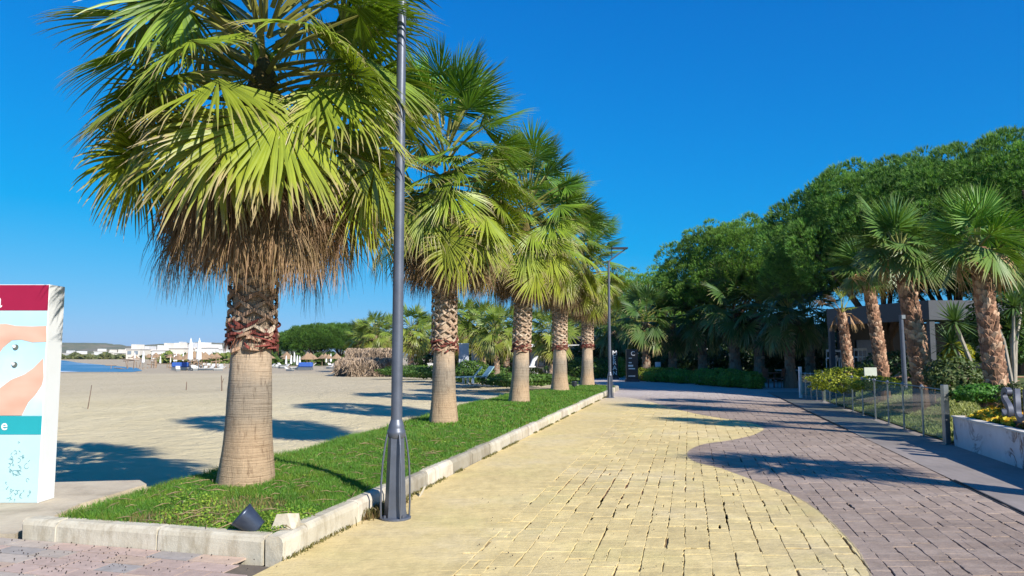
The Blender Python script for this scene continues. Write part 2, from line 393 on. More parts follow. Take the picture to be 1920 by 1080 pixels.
# stones
b=MB(); Vs=[];Qs=[];Cs=[];n=0
w=-1.85
cells=[]
while w<3.3:
    rw=rs.choice([.15,.17,.19,.21]); rw=min(rw,3.32-w)
    if rw<.1: break
    s=-2.0+rs.uniform(-.5,0)
    while s<33:
        L=rs.choice([.16,.22,.28,.34,.40]); r=rs.random()
        jl=0.0
        if rw>.2 and r<.10:
            hh=rw*rs.uniform(.35,.65); cells.append((s,s+L,w,w+hh)); cells.append((s,s+L,w+hh,w+rw))
        elif rw>.16 and r<.16 and L>.3:
            l2=L*rs.uniform(.35,.65); hh=rw*rs.uniform(.4,.6)
            cells.append((s,s+l2,w,w+rw)); cells.append((s+l2,s+L,w,w+hh)); cells.append((s+l2,s+L,w+hh,w+rw))
        else: cells.append((s,s+L,w,w+rw))
        s+=L
    w+=rw
for (s0,s1,w0,w1) in cells:
    jw=rs.normal(0,.006); w0=max(-1.86,w0+jw*rs.choice([0,1,1])); w1=min(3.32,w1+jw*rs.choice([0,1,1])); js=rs.normal(0,.012); s0+=js; s1+=js
    far=max(0,(s0-8)/20)
    g=rs.uniform(.0006,.0044)*(1-.3*far)
    worn=math.hypot((s0-9.4)/1.5,(w0+1.15)/.62)<1 or math.hypot((s0-7.3)/.5,(w0-.35)/.35)<1
    if worn: g=rs.uniform(.004,.010)
    gw=rs.uniform(.003,.007) if worn else rs.uniform(.0,.0015) if rs.random()<.7 else rs.uniform(.001,.004)     # cross joints are tighter
    K=4
    def edge(a,bb,amp=.004):
        t=np.linspace(0,1,K+1)[:-1]; pts=np.array(a)[None]*(1-t)[:,None]+np.array(bb)[None]*t[:,None]
        pts[1:]+=rs.normal(0,amp,(K-1,2)); return pts
    A=(s0+gw,w0+g);B=(s1-gw,w0+g);Cc=(s1-gw,w1-g);Dd=(s0+gw,w1-g)
    ol=np.concatenate([edge(A,B),edge(B,Cc),edge(Cc,Dd),edge(Dd,A)]); N=len(ol)
    cen=ol.mean(0); inn=cen+(ol-cen)*(1-np.array([.0035/(s1-s0),.0035/(w1-w0)])*2)
    def tw(pq,z): return np.stack([pq[:,1]/ .974*1.0+.232*pq[:,0],pq[:,0],np.full(len(pq),z)],1)
    zt=rs.normal(0,.0007)
    V=np.concatenate([tw(ol,-.012),tw(ol,zt-.0025),tw(inn,zt)])
    V=np.concatenate([V,tw(cen[None],zt)]); i=np.arange(N); j=(i+1)%N
    b.add(V,np.concatenate([np.stack([j,i,N+i,N+j],1),np.stack([N+j,N+i,2*N+i,2*N+j],1)]),np.stack([2*N+j,2*N+i,np.full(N,3*N)],1),col=tuple([rs.uniform(.88,1.07)]*3))
# flip not needed: both sides shade alike
o=tag(b.build('paving',M_STAMP),kind='structure')
# smooth strip on the right of the stamped field
m,nt,p,out=new_mat('smooth_concrete'); co=pos_co(nt)
c=ramp(nt,noise(nt,co,.6,6),[(.3,(.22,.19,.17)),(.7,(.31,.265,.24))])
c=mixc(nt,1.0,c,ramp(nt,noise(nt,co,9,5,.7,(1,.3,1)),[(.3,(.86,.86,.86)),(.7,(1.1,1.1,1.1))]),'MULTIPLY')
nt.links.new(c,p.inputs['Base Color']); p.inputs['Roughness'].default_value=.7; bump(nt,p,noise(nt,co,25,5),.25,.01)
M_SMOOTH=m
b=MB(); grid(b,3.36,12,-3,33,1,1,-.002); tag(b.build('pavement',M_SMOOTH),kind='structure')
# narrow dark groove between them, in two lengths
dr=empty('dark_groove',pv(3.34,8)); tag(dr,'narrow dark groove running along the right edge of the stamped paving','drain')
b=MB()
def lb(v0,v1,Y0,Y1,z0,z1,o=(0,0)):
    P=[pv(v0,Y0),pv(v1,Y0),pv(v1,Y1),pv(v0,Y1)]; P=[(x-o[0],y-o[1]) for x,y,_ in P]; b.prism(P,z0,z1)
o2=pv(3.34,8)
lb(3.31,3.325,-1,9.9,-.01,.006,o2); lb(3.36,3.385,-1,9.9,-.01,.007,o2); lb(3.31,3.325,16.5,31,-.01,.006,o2); lb(3.36,3.385,16.5,31,-.01,.007,o2)
b.build('rim',M_DARKM,dr)
b=MB(); lb(3.325,3.36,-1,9.9,-.01,-.004,o2); lb(3.325,3.36,16.5,31,-.01,-.004,o2); b.build('channel',M_BLACK,dr)

# --- pink block pavers at the lower left
def block_mat():
    m,nt,p,out=new_mat('pink_block_pavers'); co=pos_co(nt); c=colattr(nt)
    c=mixc(nt,1.0,c,ramp(nt,noise(nt,co,9,6,.7),[(.3,(.8,.8,.8)),(.7,(1.15,1.15,1.15))]),'MULTIPLY')
    nt.links.new(c,p.inputs['Base Color']); p.inputs['Roughness'].default_value=.85; bump(nt,p,noise(nt,co,60,5,.7),.5,.006); return m
M_BLOCK=block_mat()
C0=G(527,1052); C1=G(40,1012)
b=MB()
fx=(C1-C0).normalized(); fy=Vector((-fx.y,fx.x,0))
if fy.y>0: fy=-fy
rowh=.205
for r in range(9):
    s=-.6-rs.uniform(0,.3)+(r%2)*.2
    while s<7:
        L=rs.choice([.2,.3,.4,.4]); g=.006
        P=[C0+fx*(s+g)+fy*(r*rowh+g),C0+fx*(s+L-g)+fy*(r*rowh+g),C0+fx*(s+L-g)+fy*((r+1)*rowh-g),C0+fx*(s+g)+fy*((r+1)*rowh-g)]
        cx=P[0]
        if cx.x< -1.76+ -.05*0 or r<0:
            mx=min(1,1)
            k=rs.random(); cc=np.array([.43,.32,.27]) if k<.45 else (np.array([.40,.34,.29]) if k<.8 else (np.array([.47,.35,.27]) if k<.94 else np.array([.30,.27,.25])))
            P=[Vector((min(q.x,-1.765),q.y,0)) for q in P]
            if max(q.x for q in P)-min(q.x for q in P)>.03:
                b.prism([(q.x,q.y) for q in P][::-1],-.01,.006+rs.normal(0,.0008),col=cc*rs.uniform(.9,1.1))
        s+=L
tag(b.build('block_paving',M_BLOCK),kind='structure')
b=MB(); b.add([(-12,3,-.002),(-1.765,3,-.002),(-1.765,5.89,-.002),(-4.4,6.7,-.002),(-12,8.4,-.002)],None,[(0,1,2),(0,2,3),(0,3,4)],col=(.14,.11,.08))
tag(b.build('paving_bed',M_BLOCK),kind='structure')
# concrete apron round the billboard
b=MB()
ap=[G(-500,1000,.02),G(28,1003,.02),G(70,968,.10),G(150,932,.10),G(275,903,.06),G(262,897,.05),G(60,902,.05),G(-500,905,.05)]
b.prism([(q.x,q.y) for q in ap],-.5,.03,col=(1,1,1))
m,nt,p,out=new_mat('worn_concrete'); co=pos_co(nt)
c=ramp(nt,noise(nt,co,1.3,6,.7),[(.3,(.30,.25,.18)),(.5,(.46,.39,.29)),(.7,(.55,.48,.36))])
nt.links.new(c,p.inputs['Base Color']); p.inputs['Roughness'].default_value=.95; bump(nt,p,noise(nt,co,12,6,.7),.6,.02)
tag(b.build('concrete_apron',m),kind='structure')

# --- kerb: separate blocks in one structure
m,nt,p,out=new_mat('kerb_concrete'); co=pos_co(nt)
c=ramp(nt,noise(nt,co,2.2,6,.65),[(.3,(.42,.37,.28)),(.55,(.54,.50,.41)),(.75,(.60,.56,.48))])
c=mixc(nt,ramp(nt,noise(nt,co,6,6,.75,(1,1,.3)),[(.48,(0,0,0)),(.70,(.8,.8,.8))]),c,(.28,.23,.155))
c=mixc(nt,1.0,c,colattr(nt),'MULTIPLY')
nt.links.new(c,p.inputs['Base Color']); p.inputs['Roughness'].default_value=.9; bump(nt,p,noise(nt,co,30,6,.75),.5,.01)
M_KERB=m
def kerb_block(b,A,B,inn,w,h,col,jit=.0):
    A=Vector(A);B=Vector(B); d=(B-A).normalized(); L=(B-A).length-.008
    prof=[(0,-.05),(0,h-.05),(.012,h-.018),(.04,h),(w-.02,h),(w,h-.02),(w,-.05)]
    st=[0,.012,L*.33,L*.66,L-.012,L]; V=[]
    for k,s in enumerate(st):
        sc=.985 if k in(0,5) else 1
        for (a,z) in prof:
            jj=Vector(rs.normal(0,.0025,3)); q=A+d*(s+.004)+inn*(w/2+(a-w/2)*sc)+Vector((0,0,z*sc))+jj; V.append(tuple(q))
    n=len(prof); q=[]
    for k in range(5):
        for i in range(n-1): q.append((k*n+i,(k+1)*n+i,(k+1)*n+i+1,k*n+i+1))
    t=[(0,i,i+1) for i in range(1,n-1)]+[(5*n,5*n+i+1,5*n+i) for i in range(1,n-1)]
    b.add(V,q,t,col=col)
b=MB(); kd=Vector((.226,.974,0)); kin=Vector((-.974,.226,0)); K0=Vector((C0.x,C0.y,0)); 
KW=.15; KH=.19
s=0
while s<28.6:
    L=1.0 if s>0 else .42
    off=Vector(rs.normal(0,.006,3)); cc=rs.uniform(.86,1.05); cc=cc if rs.random()>.13 else .6
    kerb_block(b,K0+kd*s+off,K0+kd*(s+L)+off,kin,KW,KH,(cc,cc*rs.uniform(.97,1),cc*rs.uniform(.93,1)))
    s+=L
END=K0+kd*s
# rounded end of the strip
for k in range(7):
    a0=k*math.pi/7; a1=(k+1)*math.pi/7; R=1.25
    c0=END+kin*R
    P0=c0-kin*R*math.cos(a0)+kd*R*math.sin(a0); P1=c0-kin*R*math.cos(a1)+kd*R*math.sin(a1)
    kerb_block(b,P0,P1,(c0-(P0+P1)/2).normalized(),KW,KH,(.95,.93,.9))
# front kerb
fin=-fy; s=.16
for L in (1.0,1.02,.38):
    kerb_block(b,C0+fx*(s+L),C0+fx*s,fin,.17,KH-.01,(.98,.97,.93)); s+=L
tag(b.build('kerb',M_KERB),kind='structure')

# --- grass strip: soil mound and blades
m,nt,p,out=new_mat('lawn_soil'); co=pos_co(nt)
nt.links.new(ramp(nt,noise(nt,co,3,5),[(.3,(.05,.07,.015)),(.6,(.08,.12,.02)),(.8,(.16,.13,.05))]),p.inputs['Base Color']); p.inputs['Roughness'].default_value=1
M_SOIL=m
# left boundary of the strip, surveyed
LB=[(5.5,-4.2),(6.43,-3.97),(7.3,-3.95),(8.5,-3.75),(10.7,-3.1),(14.8,-2.35),(20.9,-1.35),(26,-.2),(31,1.6),(34.5,2.6)]
LBy=[q[0] for q in LB]; LBx=[q[1] for q in LB]
def lx(Y): return np.interp(Y,LBy,LBx)
def rx(Y): return C0.x+.232*(Y-C0.y)-.10
def front_y(x):   # inner face of the front kerb
    return C0.y+ (x-C0.x)*(fx.y/fx.x)+.1
def gz(s,Y):  # height across the strip, s 0 (left) .. 1 (kerb)
    m=np.sin(np.clip(s,0,1)*math.pi)
    near=1-sstep(6.2,8.5,Y)
    return .165+.10*m*(1-near)*(1-.5*sstep(20,30,Y)) + .02*np.sin(Y*1.7)*m
def gpt(s,Y):
    l=lx(Y); r=rx(Y); return l+(r-l)*s
b=MB(); Ys=np.concatenate([np.linspace(5.5,12,40),np.linspace(12.3,34.2,70)]); ss=np.linspace(-.04,1,22)
S,YY=np.meshgrid(ss,Ys); XX=gpt(S,YY); ZZ=gz(S,YY); ZZ[:,0]=-.5; 
YY2=np.maximum(YY,front_y(XX))
n0=len(ss); i=(np.arange(len(Ys)-1)[:,None]*n0+np.arange(n0-1)[None]).ravel()
b.add(np.stack([XX,YY2,ZZ],-1).reshape(-1,3),np.stack([i,i+1,i+n0+1,i+n0],1))
tag(b.build('lawn',M_SOIL,smooth=True),kind='structure')
def blades(b,X,Y,Z,h,w,rng,cols,lean=.5):
    n=len(X); az=rng.uniform(0,2*math.pi,n); ln=rng.uniform(.1,1,n)*lean*h; fa=rng.uniform(0,2*math.pi,n)
    dx,dy=np.cos(az)*ln,np.sin(az)*ln; wx,wy=np.cos(fa)*w/2,np.sin(fa)*w/2
    P=np.stack([X,Y,Z],1)
    def at(f,g,sg): return P+np.stack([dx*f+wx*sg,dy*f+wy*sg,h*g],1)
    V=np.stack([at(0,0,-1),at(0,0,1),at(.35,.6,.75),at(.35,.6,-.75),at(1,.95,0)],1).reshape(-1,3)
    k=np.arange(n)*5
    b.add(V,np.stack([k,k+1,k+2,k+3],1),np.stack([k+3,k+2,k+4],1),col=np.repeat(cols,5,0))
rg=np.random.default_rng(3)
PALMS=[(G(460,925,.15),),(G(832,802,.16),),(G(973,760,.16),),(G(1050,735,.16),),(G(1101,726,.15),)]
def pnoise(X,Y,f=1.0):
    return .5+.25*(np.sin(X*1.9*f+np.sin(Y*1.3*f)*1.7)+np.sin(Y*1.6*f+np.sin(X*2.3*f)*1.5))
b=MB()
for (n,ya,yb,hh,ww) in ((85000,5.5,9.0,.050,.0055),(80000,9.0,14,.062,.008),(70000,14,34,.070,.016)):
    Yr=rg.uniform(ya,yb,n); S=rg.uniform(0,1.0,n)**.95; Xr=gpt(S,Yr); ok=Yr>front_y(Xr)+.02
    Yr,S,Xr=Yr[ok],S[ok],Xr[ok]
    pn=pnoise(Xr,Yr,1.0); pf=pnoise(Xr,Yr,4.3)
    # worn bare patches
    bare=((np.hypot((Xr+2.9),(Yr-6.75)*1.6)<.45)|(np.hypot((Xr+2.5),(Yr-7.2)*1.5)<.4)); keep=~(bare&(rg.random(len(Xr))<.62)); 
    Yr,S,Xr,pn,pf,bare=Yr[keep],S[keep],Xr[keep],pn[keep],pf[keep],bare[keep]
    left=np.clip((.35-S)/.35,0,1)
    h=hh*rg.uniform(.55,1.3,len(Xr))*(.75+.5*pn)*(1+.9*left)
    t=rg.random(len(Xr))[:,None]; base=np.array([.07,.20,.025])*(1-t)+np.array([.17,.32,.04])*t
    yel=np.array([.22,.26,.03]); dry=np.array([.30,.22,.09])
    base=base*(1-(.55*(pf>.62)*t[:,0])[:,None])+yel*(.55*(pf>.62)*t[:,0])[:,None]
    dm=(rg.random(len(Xr))<np.where(bare,.55,.04))[:,None]; base=np.where(dm,dry,base)
    blades(b,Xr,Yr,gz(S,Yr)-.01,h,ww*rg.uniform(.7,1.3,len(Xr)),rg,base,.75)
tag(b.build('grass',M_GRASS),'grass covering the long strip under the palm row','grass',kind='stuff')
# clover and fallen scraps on the grass
b=MB(); n=9000; Yr=np.concatenate([rg.uniform(5.7,7.6,6000),rg.uniform(7.6,16,3000)]); S=rg.uniform(0,1,n); Xr=gpt(S,Yr); ok=(Yr>front_y(Xr)+.03)&((pnoise(Xr,Yr,1.9)>.55)|(np.hypot(Xr+2.0,Yr-6.6)<.5)); Yr,S,Xr=Yr[ok],S[ok],Xr[ok]; n=len(Xr)
P=np.stack([Xr,Yr,gz(S,Yr)+rg.uniform(.012,.05,n)],1); d=nrm(rg.normal(0,.5,(n,3))+np.array([0,-.3,1])); t_=nrm(np.cross(d,rg.normal(0,1,(n,3)))); s_=np.cross(d,t_); r_=rg.uniform(.006,.014,(n,1))
cc=np.array([.13,.28,.03])+(np.array([.34,.44,.05])-np.array([.13,.28,.03]))*rg.random((n,1)); k=np.arange(n)*4
b.add(np.stack([P-t_*r_,P-s_*r_,P+t_*r_,P+s_*r_],1).reshape(-1,3),np.stack([k,k+1,k+2,k+3],1),col=np.repeat(cc,4,0)); tag(b.build('clover',M_GRASS),'small bright clover leaves among the grass of the strip','clover',kind='stuff')
b=MB(); n=420; Yr=5.8+rg.exponential(4.5,n); Yr=Yr[Yr<30]; n=len(Yr); S=rg.uniform(.03,1,n); Xr=gpt(S,Yr); 
for k in range(n):
    if Yr[k]<front_y(Xr[k])+.05: continue
    z=gz(S[k],Yr[k])+rg.uniform(.02,.05); a=rg.uniform(0,6.28); l=rg.uniform(.03,.14); q0=np.array([Xr[k],Yr[k],z]); dd=np.array([math.cos(a)*l,math.sin(a)*l,rg.normal(0,.01)])
    b.tube([q0-dd,q0+np.array([0,0,.012]),q0+dd],[.002,.005,.001],4,col=np.array([.42,.31,.18])*rg.uniform(.6,1.2),caps=False)
tag(b.build('palm_litter',M_GRASS),'dry brown scraps of palm leaf lying on the grass','leaf litter',kind='stuff')
# weeds in the joint at the foot of the kerb
b=MB(); n=5200; s=rg.uniform(0,26,n)**1.0; dens=pnoise(s*1.3,s*.7)>.42; s=s[dens]; 
off=np.abs(rg.normal(0,.022,len(s)))+.004
X=K0.x+.226*s+.974*off; Y=K0.y+.974*s-.226*off
t=rg.random(len(s))[:,None]; cc=np.array([.10,.12,.03])*(1-t)+np.array([.26,.21,.09])*t
blades(b,X,Y,np.zeros(len(s)),rg.uniform(.012,.045,len(s)),rg.uniform(.006,.014,len(s)),rg,cc,1.2)
n=900; s=rg.normal(1.95,.22,n); off=np.abs(rg.normal(0,.06,n)); X=K0.x+.226*s+.974*off; Y=K0.y+.974*s-.226*off; t=rg.random(n)[:,None]
blades(b,X,Y,np.zeros(n),rg.uniform(.03,.13,n),rg.uniform(.01,.022,n),rg,np.array([.09,.12,.03])*(1-t)+np.array([.25,.16,.09])*t,1.0)
tag(b.build('kerbside_weeds',M_GRASS),'weeds growing in the joint between kerb and walk','weeds',kind='stuff')
# ------------------------------------------------------------------ palms
def fan_leaf(b,rng,o,az,el,Lp,R,N=40,phi=2.0,droop=.5,bend=.5,roll=0.0,c0=(.1,.2,.03),c1=(.2,.28,.03),ctip=(.35,.27,.12),tip0=.8,
             wid=1.0,pleat=.22,sag=.15,pet=True,petcol=(.22,.22,.05),jit=.04,bunch=0.0,T=8,petw=.018,fold=.25,vert=None):
    o=np.array(o,float)
    d=np.array([math.cos(az)*math.cos(el),math.sin(az)*math.cos(el),math.sin(el)])
    t=np.linspace(0,1,6)[:,None]; P=o+d*Lp*t+np.array([0,0,-sag*Lp])*t**2
    a=nrm(P[-1]-P[-2]); s=np.cross(a,[0,0,1.0]); 
    if np.linalg.norm(s)<.1: s=np.array([-math.sin(az),math.cos(az),0])
    s=nrm(s); n=np.cross(s,a)
    s,n=s*math.cos(roll)+n*math.sin(roll),n*math.cos(roll)-s*math.sin(roll)
    a,n=a*math.cos(bend)-n*math.sin(bend),n*math.cos(bend)+a*math.sin(bend)
    if vert is not None:
        a=nrm(np.array([math.cos(az)*vert,math.sin(az)*vert,-1.0])); s=np.array([-math.sin(az),math.cos(az),0]); s=s*math.cos(roll)+np.cross(a,s)*math.sin(roll); n=np.cross(s,a)
    if pet:
        b.tube(P,np.linspace(petw*1.5,petw*.6,6),4,col=petcol,caps=False)
    hub=P[-1]
    ph=np.linspace(-phi,phi,N)+rng.normal(0,jit,N)
    dirs=np.cos(ph)[:,None]*a+np.sin(ph)[:,None]*s-fold*(np.sin(ph)**2)[:,None]*n
    if bunch>0: dirs=nrm(dirs+bunch*rng.normal(0,1,(N,3)))
    dirs=nrm(dirs)
    e=-np.sin(ph)[:,None]*a+np.cos(ph)[:,None]*s
    L=R*(.70+.30*np.cos(ph*.75))*rng.uniform(.88,1.06,N)
    tt=np.array([0,.12,.3,.45,.58,.72,.87,1.0]) if T==8 else np.linspace(0,1,T)
    T=len(tt)
    dr=droop*rng.uniform(.5,1.5,N)
    bl=dr[:,None]*np.clip((tt-.6)/.4,0,1)[None]**1.2
    bl=np.clip(bl,0,.93)
    g=np.array([0,0,-1.0])
    dd=dirs[:,None,:]*(1-bl)[...,None]+g*bl[...,None]; dd=nrm(dd)
    seg=np.diff(tt,prepend=0)[None,:,None]*L[:,None,None]
    side=rng.normal(0,.10,(N,1,3))*np.clip((tt-.5)/.5,0,1)[None,:,None]*L[:,None,None]*(.5+droop)
    Pm=hub+np.cumsum(dd*seg,1)+side*.35
    dphi=2*phi/N
    w=np.where(tt<.5, tt*R*dphi*.54, .5*R*dphi*.54*np.clip((1.0-tt)/.5,0,1)**.9)*wid+.001
    w=w[None,:]*np.ones((N,1))
    ee=nrm(e[:,None,:]-np.sum(e[:,None,:]*dd,-1,keepdims=True)*dd)
    nn=np.cross(ee,dd)
    sg=np.where(np.sum(nn*n,-1,keepdims=True)<0,-1,1); nn=nn*sg
    Vl=Pm-ee*w[...,None]; Vr=Pm+ee*w[...,None]; Vm=Pm+nn*(pleat*2*w)[...,None]
    V=np.stack([Vl,Vm,Vr],2)   # N,T,3,3
    u=rng.random(N)[:,None]; base=np.array(c0)*(1-u)+np.array(c1)*u
    tf=np.clip((tt[None,:]-(tip0+rng.normal(0,.07,N))[:,None])/.16,0,1)[...,None]
    yl=np.clip((tt[None,:]-(tip0-.25))/.3,0,1)[...,None]*.45
    yel=np.array([.30,.27,.04])
    col=base[:,None,:]*(1-yl)+ (base[:,None,:]*.4+yel*.6)*yl
    col=col*(1-tf)+np.array(ctip)*tf
    col=np.repeat(col[:,:,None,:],3,2)
    k=np.arange(N)[:,None]*(T*3)+np.arange(T-1)[None]*3; k=k.ravel()
    q=np.concatenate([np.stack([k,k+1,k+4,k+3],1),np.stack([k+1,k+2,k+5,k+4],1)])
    b.add(V.reshape(-1,3),q,col=col.reshape(-1,3))

def crown_mesh(rng,zc,n=60,R=1.05,Lp=.95,stack=1.1,lo=-.4,N=40,c0=(.05,.15,.02),c1=(.19,.34,.03),old=(.36,.40,.035),tw=.16,tip=(.42,.33,.17),petc=(.26,.26,.06),T=8,droopk=1.0,petw=.02,hi=1.4,rnd=True):
    b=MB()
    for i in range(n):
        k=(i+.5)/n                        # 0 top .. 1 bottom
        az=i*2.39996+rng.normal(0,.25)
        el=hi+(lo-hi)*(k**.85)+rng.normal(0,.10)
        z=zc+stack*(.5-k)
        o=(math.cos(az)*tw,math.sin(az)*tw,z)
        rr=R*rng.uniform(.88,1.1)*(1 if k>.12 else .85); lp=Lp*rng.uniform(.8,1.12)*(1-.12*k)
        age=max(0,(k-.35)/.65)
        a0=np.array(c0)*(1-age)+np.array(old)*age*.8+np.array(c0)*age*.2; a1=np.array(c1)*(1-age)+np.array(old)*age
        br=rng.uniform(.82,1.15)
        fan_leaf(b,rng,o,az,el,lp,rr,N=N,phi=rng.uniform(1.6,2.0),droop=(.08+.36*k)*droopk,bend=(.05+.80*k)*rng.uniform(.6,1.2),
                 roll=rng.normal(0,.45),c0=a0*br,c1=a1*br,ctip=tip,tip0=.94-.22*age,sag=.05+.18*k,petcol=petc,T=T,petw=petw,fold=rng.uniform(.1,.45))
    return b
def skirt_mesh(rng,z0,z1,rtop=.75,n=70,N=22,tw=.18,cols=((.22,.135,.08),(.35,.24,.15),(.13,.08,.05),(.29,.185,.11)),R=1.0,T=6):
    b=MB()
    for i in range(n):
        k=rng.random(); az=rng.uniform(0,2*math.pi); z=z1+(z0+R*1.02-z1)*k
        c=np.array(cols[rng.integers(len(cols))]); c2=np.array(cols[rng.integers(len(cols))])
        lp=rtop*rng.uniform(.45,1.0)
        fan_leaf(b,rng,(math.cos(az)*tw,math.sin(az)*tw,z),az,rng.uniform(-.35,.25),lp,R*rng.uniform(.7,1.0),N=N,phi=rng.uniform(.35,.75),vert=rng.normal(.06,.10),
                 droop=.9,bend=0,roll=rng.normal(0,.6),c0=c*.8,c1=c2*1.1,ctip=c2*1.1,tip0=.7,wid=rng.uniform(.32,.6),sag=rng.uniform(.15,.5),
                 petcol=tuple(c*.8),jit=.10,bunch=.09,T=T,petw=.014,fold=.5)
    return b
def trunk_prof(H,rb,rt):
    zs=np.concatenate([np.linspace(0,.6,14),np.linspace(.65,H,int(H*14))])
    r=rt+(rb-rt)*(.45*np.exp(-zs/.32)+.55*np.clip(1-zs/1.7,0,1)**1.3)
    r=r*(1+.006*np.sin(zs*2*math.pi/.045)+.012*np.sin(zs*7.3))
    return list(zip(r,zs))
m,nt,p,out=new_mat('palm_trunk'); co=obj_co(nt)
z=nd(nt,'ShaderNodeSeparateXYZ'); nt.links.new(co,z.inputs[0])
zz=math_(nt,'ADD',z.outputs[2],math_(nt,'MULTIPLY',math_(nt,'SUBTRACT',noise(nt,co,2,3),.5),.5))
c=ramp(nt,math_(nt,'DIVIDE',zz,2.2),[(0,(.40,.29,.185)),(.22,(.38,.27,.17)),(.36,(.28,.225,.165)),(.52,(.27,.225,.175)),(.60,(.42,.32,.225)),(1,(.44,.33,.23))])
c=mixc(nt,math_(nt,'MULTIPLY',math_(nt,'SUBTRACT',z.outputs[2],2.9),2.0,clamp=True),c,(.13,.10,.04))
rings=noise(nt,co,3.5,6,.75,(.35,.35,24),.0)
fis=noise(nt,co,14,4,.7,(2.2,2.2,.35))
c=mixc(nt,1.0,c,ramp(nt,rings,[(.34,(.62,.58,.54)),(.46,(1,1,1)),(.7,(1.12,1.12,1.12))]),'MULTIPLY')
c=mixc(nt,1.0,c,ramp(nt,fis,[(.32,(.55,.52,.5)),(.45,(1,1,1)),(.7,(1.1,1.1,1.1))]),'MULTIPLY')
nt.links.new(c,p.inputs['Base Color']); p.inputs['Roughness'].default_value=.92; p.inputs['Specular IOR Level'].default_value=.2
bump(nt,p,math_(nt,'ADD',rings,math_(nt,'MULTIPLY',fis,.8)),.9,.02)
M_TRUNK=m
def strap(b,rng,R,th0,dth,z0,dz,w,col,off0=.012,off1=.035,taper=.8):
    K=7; t=np.linspace(0,1,K); th=th0+dth*t; z=z0+dz*t; r=R+off0+off1*np.sin(t*math.pi)
    ww=w*(1-taper*np.abs(t-.35)**1.3)
    V=[]
    for k in range(K):
        c,s=math.cos(th[k]),math.sin(th[k])
        for (dr,dzz) in ((0,-1),(0.022,-.8),(0.022,.8),(0,1)):
            V.append(((r[k]+dr)*c,(r[k]+dr)*s,z[k]+dzz*ww[k]/2))
    q=[]
    for k in range(K-1):
        for i in range(3): q.append((k*4+i,(k+1)*4+i,(k+1)*4+i+1,k*4+i+1))
    b.add(V,q,col=col)
def boots_mesh(rng,z0,z1,R,pal=((.43,.32,.23),(.36,.25,.17),(.49,.39,.29),(.28,.18,.12))):
    b=MB(); z=z0; row=0
    while z<z1:
        n=6
        for i in range(n):
            th=(i+.5*(row%2))*2*math.pi/n+rng.normal(0,.06)
            c=np.array(pal[rng.integers(len(pal))])*rng.uniform(.85,1.15)
            for sg in(-1,1):
                strap(b,rng,R,th,sg*rng.uniform(.55,.7),z+rng.normal(0,.008),rng.uniform(.07,.10),rng.uniform(.045,.06),c,off0=.006+.012*((row+ (sg>0))%2),off1=.03)
        z+=.085; row+=1
    return b
def fibre_mesh(rng,z,R,n=110):
    b=MB()
    for i in range(n):
        th=rng.uniform(0,2*math.pi); c=np.array([.17,.045,.035])*rng.uniform(.5,1.4)
        if rng.random()<.25: c=np.array([.42,.27,.18])*rng.uniform(.7,1.1)
        z0=z+rng.uniform(-.10,.11)
        strap(b,rng,R+rng.uniform(-.01,.02),th,rng.choice([-1,1])*rng.uniform(.3,.9),z0,rng.uniform(-.10,.12),rng.uniform(.015,.05),c,off0=0,off1=rng.uniform(.01,.06))
    for i in range(50):   # ragged hanging threads
        th=rng.uniform(0,2*math.pi); c,s=math.cos(th),math.sin(th); r=R+rng.uniform(.02,.06); l=rng.uniform(.06,.2)
        r1=r+rng.uniform(-.02,.07)
        b.tube([(r*c,r*s,z),(r1*c,r1*s,z-l*.5),(r1*c*1.02,r1*s*1.02,z-l)],[.004,.003,.001],3,col=np.array([.2,.08,.05])*rng.uniform(.5,1.5),caps=False)
    return b
def promenade_palm(seed,loc,rb,rt,zband,zskirt,zgreen,zc,n,R,Lp,label,rz=0,N=50,stack=1.5,sk=75,lean=(0,0),rtop=.62,skN=22,tiplo=-.42,SR=1.0):
    rng=np.random.default_rng(seed); t=empty('palm_tree',loc,rz); t.rotation_euler=(rng.normal(0,.014),rng.normal(0,.014),rz); tag(t,label,'palm tree','palms lining the grass strip')
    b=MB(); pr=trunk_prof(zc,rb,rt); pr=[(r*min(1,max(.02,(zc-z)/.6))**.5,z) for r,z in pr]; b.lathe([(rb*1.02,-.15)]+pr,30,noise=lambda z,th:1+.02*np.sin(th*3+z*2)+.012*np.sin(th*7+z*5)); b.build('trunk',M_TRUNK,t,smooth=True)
    boots_mesh(rng,zband+.06,zskirt+.55,rt*.99).build('leaf_bases',M_STUB,t,smooth=False)
    fibre_mesh(rng,zband,rt*1.0).build('fibre_ring',M_STUB,t)
    crown_mesh(rng,zc,int(n*1.08),R,Lp,stack,N=N,lo=tiplo).build('crown',M_LEAF,t)
    skirt_mesh(rng,zskirt,zgreen,rtop=rtop,n=sk,N=skN,tw=rt,R=SR).build('dead_frond_skirt',M_DEAD,t)
    return t
P0,P1,P2,P3,P4=[q[0] for q in PALMS]
promenade_palm(1,P0,.315,.205,1.62,2.12,3.6,4.75,86,1.0,1.22,'nearest and largest palm on the grass strip, left of the near lamp post',rz=.4,N=48,stack=2.0,sk=150,rtop=.70,skN=30,SR=1.0,tiplo=-.22)
promenade_palm(2,P1,.31,.205,1.62,2.55,3.85,5.15,72,.98,1.10,'second palm along the grass strip, just right of the near lamp post',rz=1.2,stack=2.1,sk=80)
promenade_palm(3,P2,.33,.22,1.65,2.8,4.0,5.3,76,1.0,1.15,'third palm along the grass strip, between the second and the pair by the far lamp',rz=2.2,stack=2.1,sk=75)
promenade_palm(4,P3,.38,.25,1.75,3.0,4.3,5.75,74,1.05,1.25,'fourth palm along the grass strip, one before the last',rz=3.1,stack=2.3,sk=70)
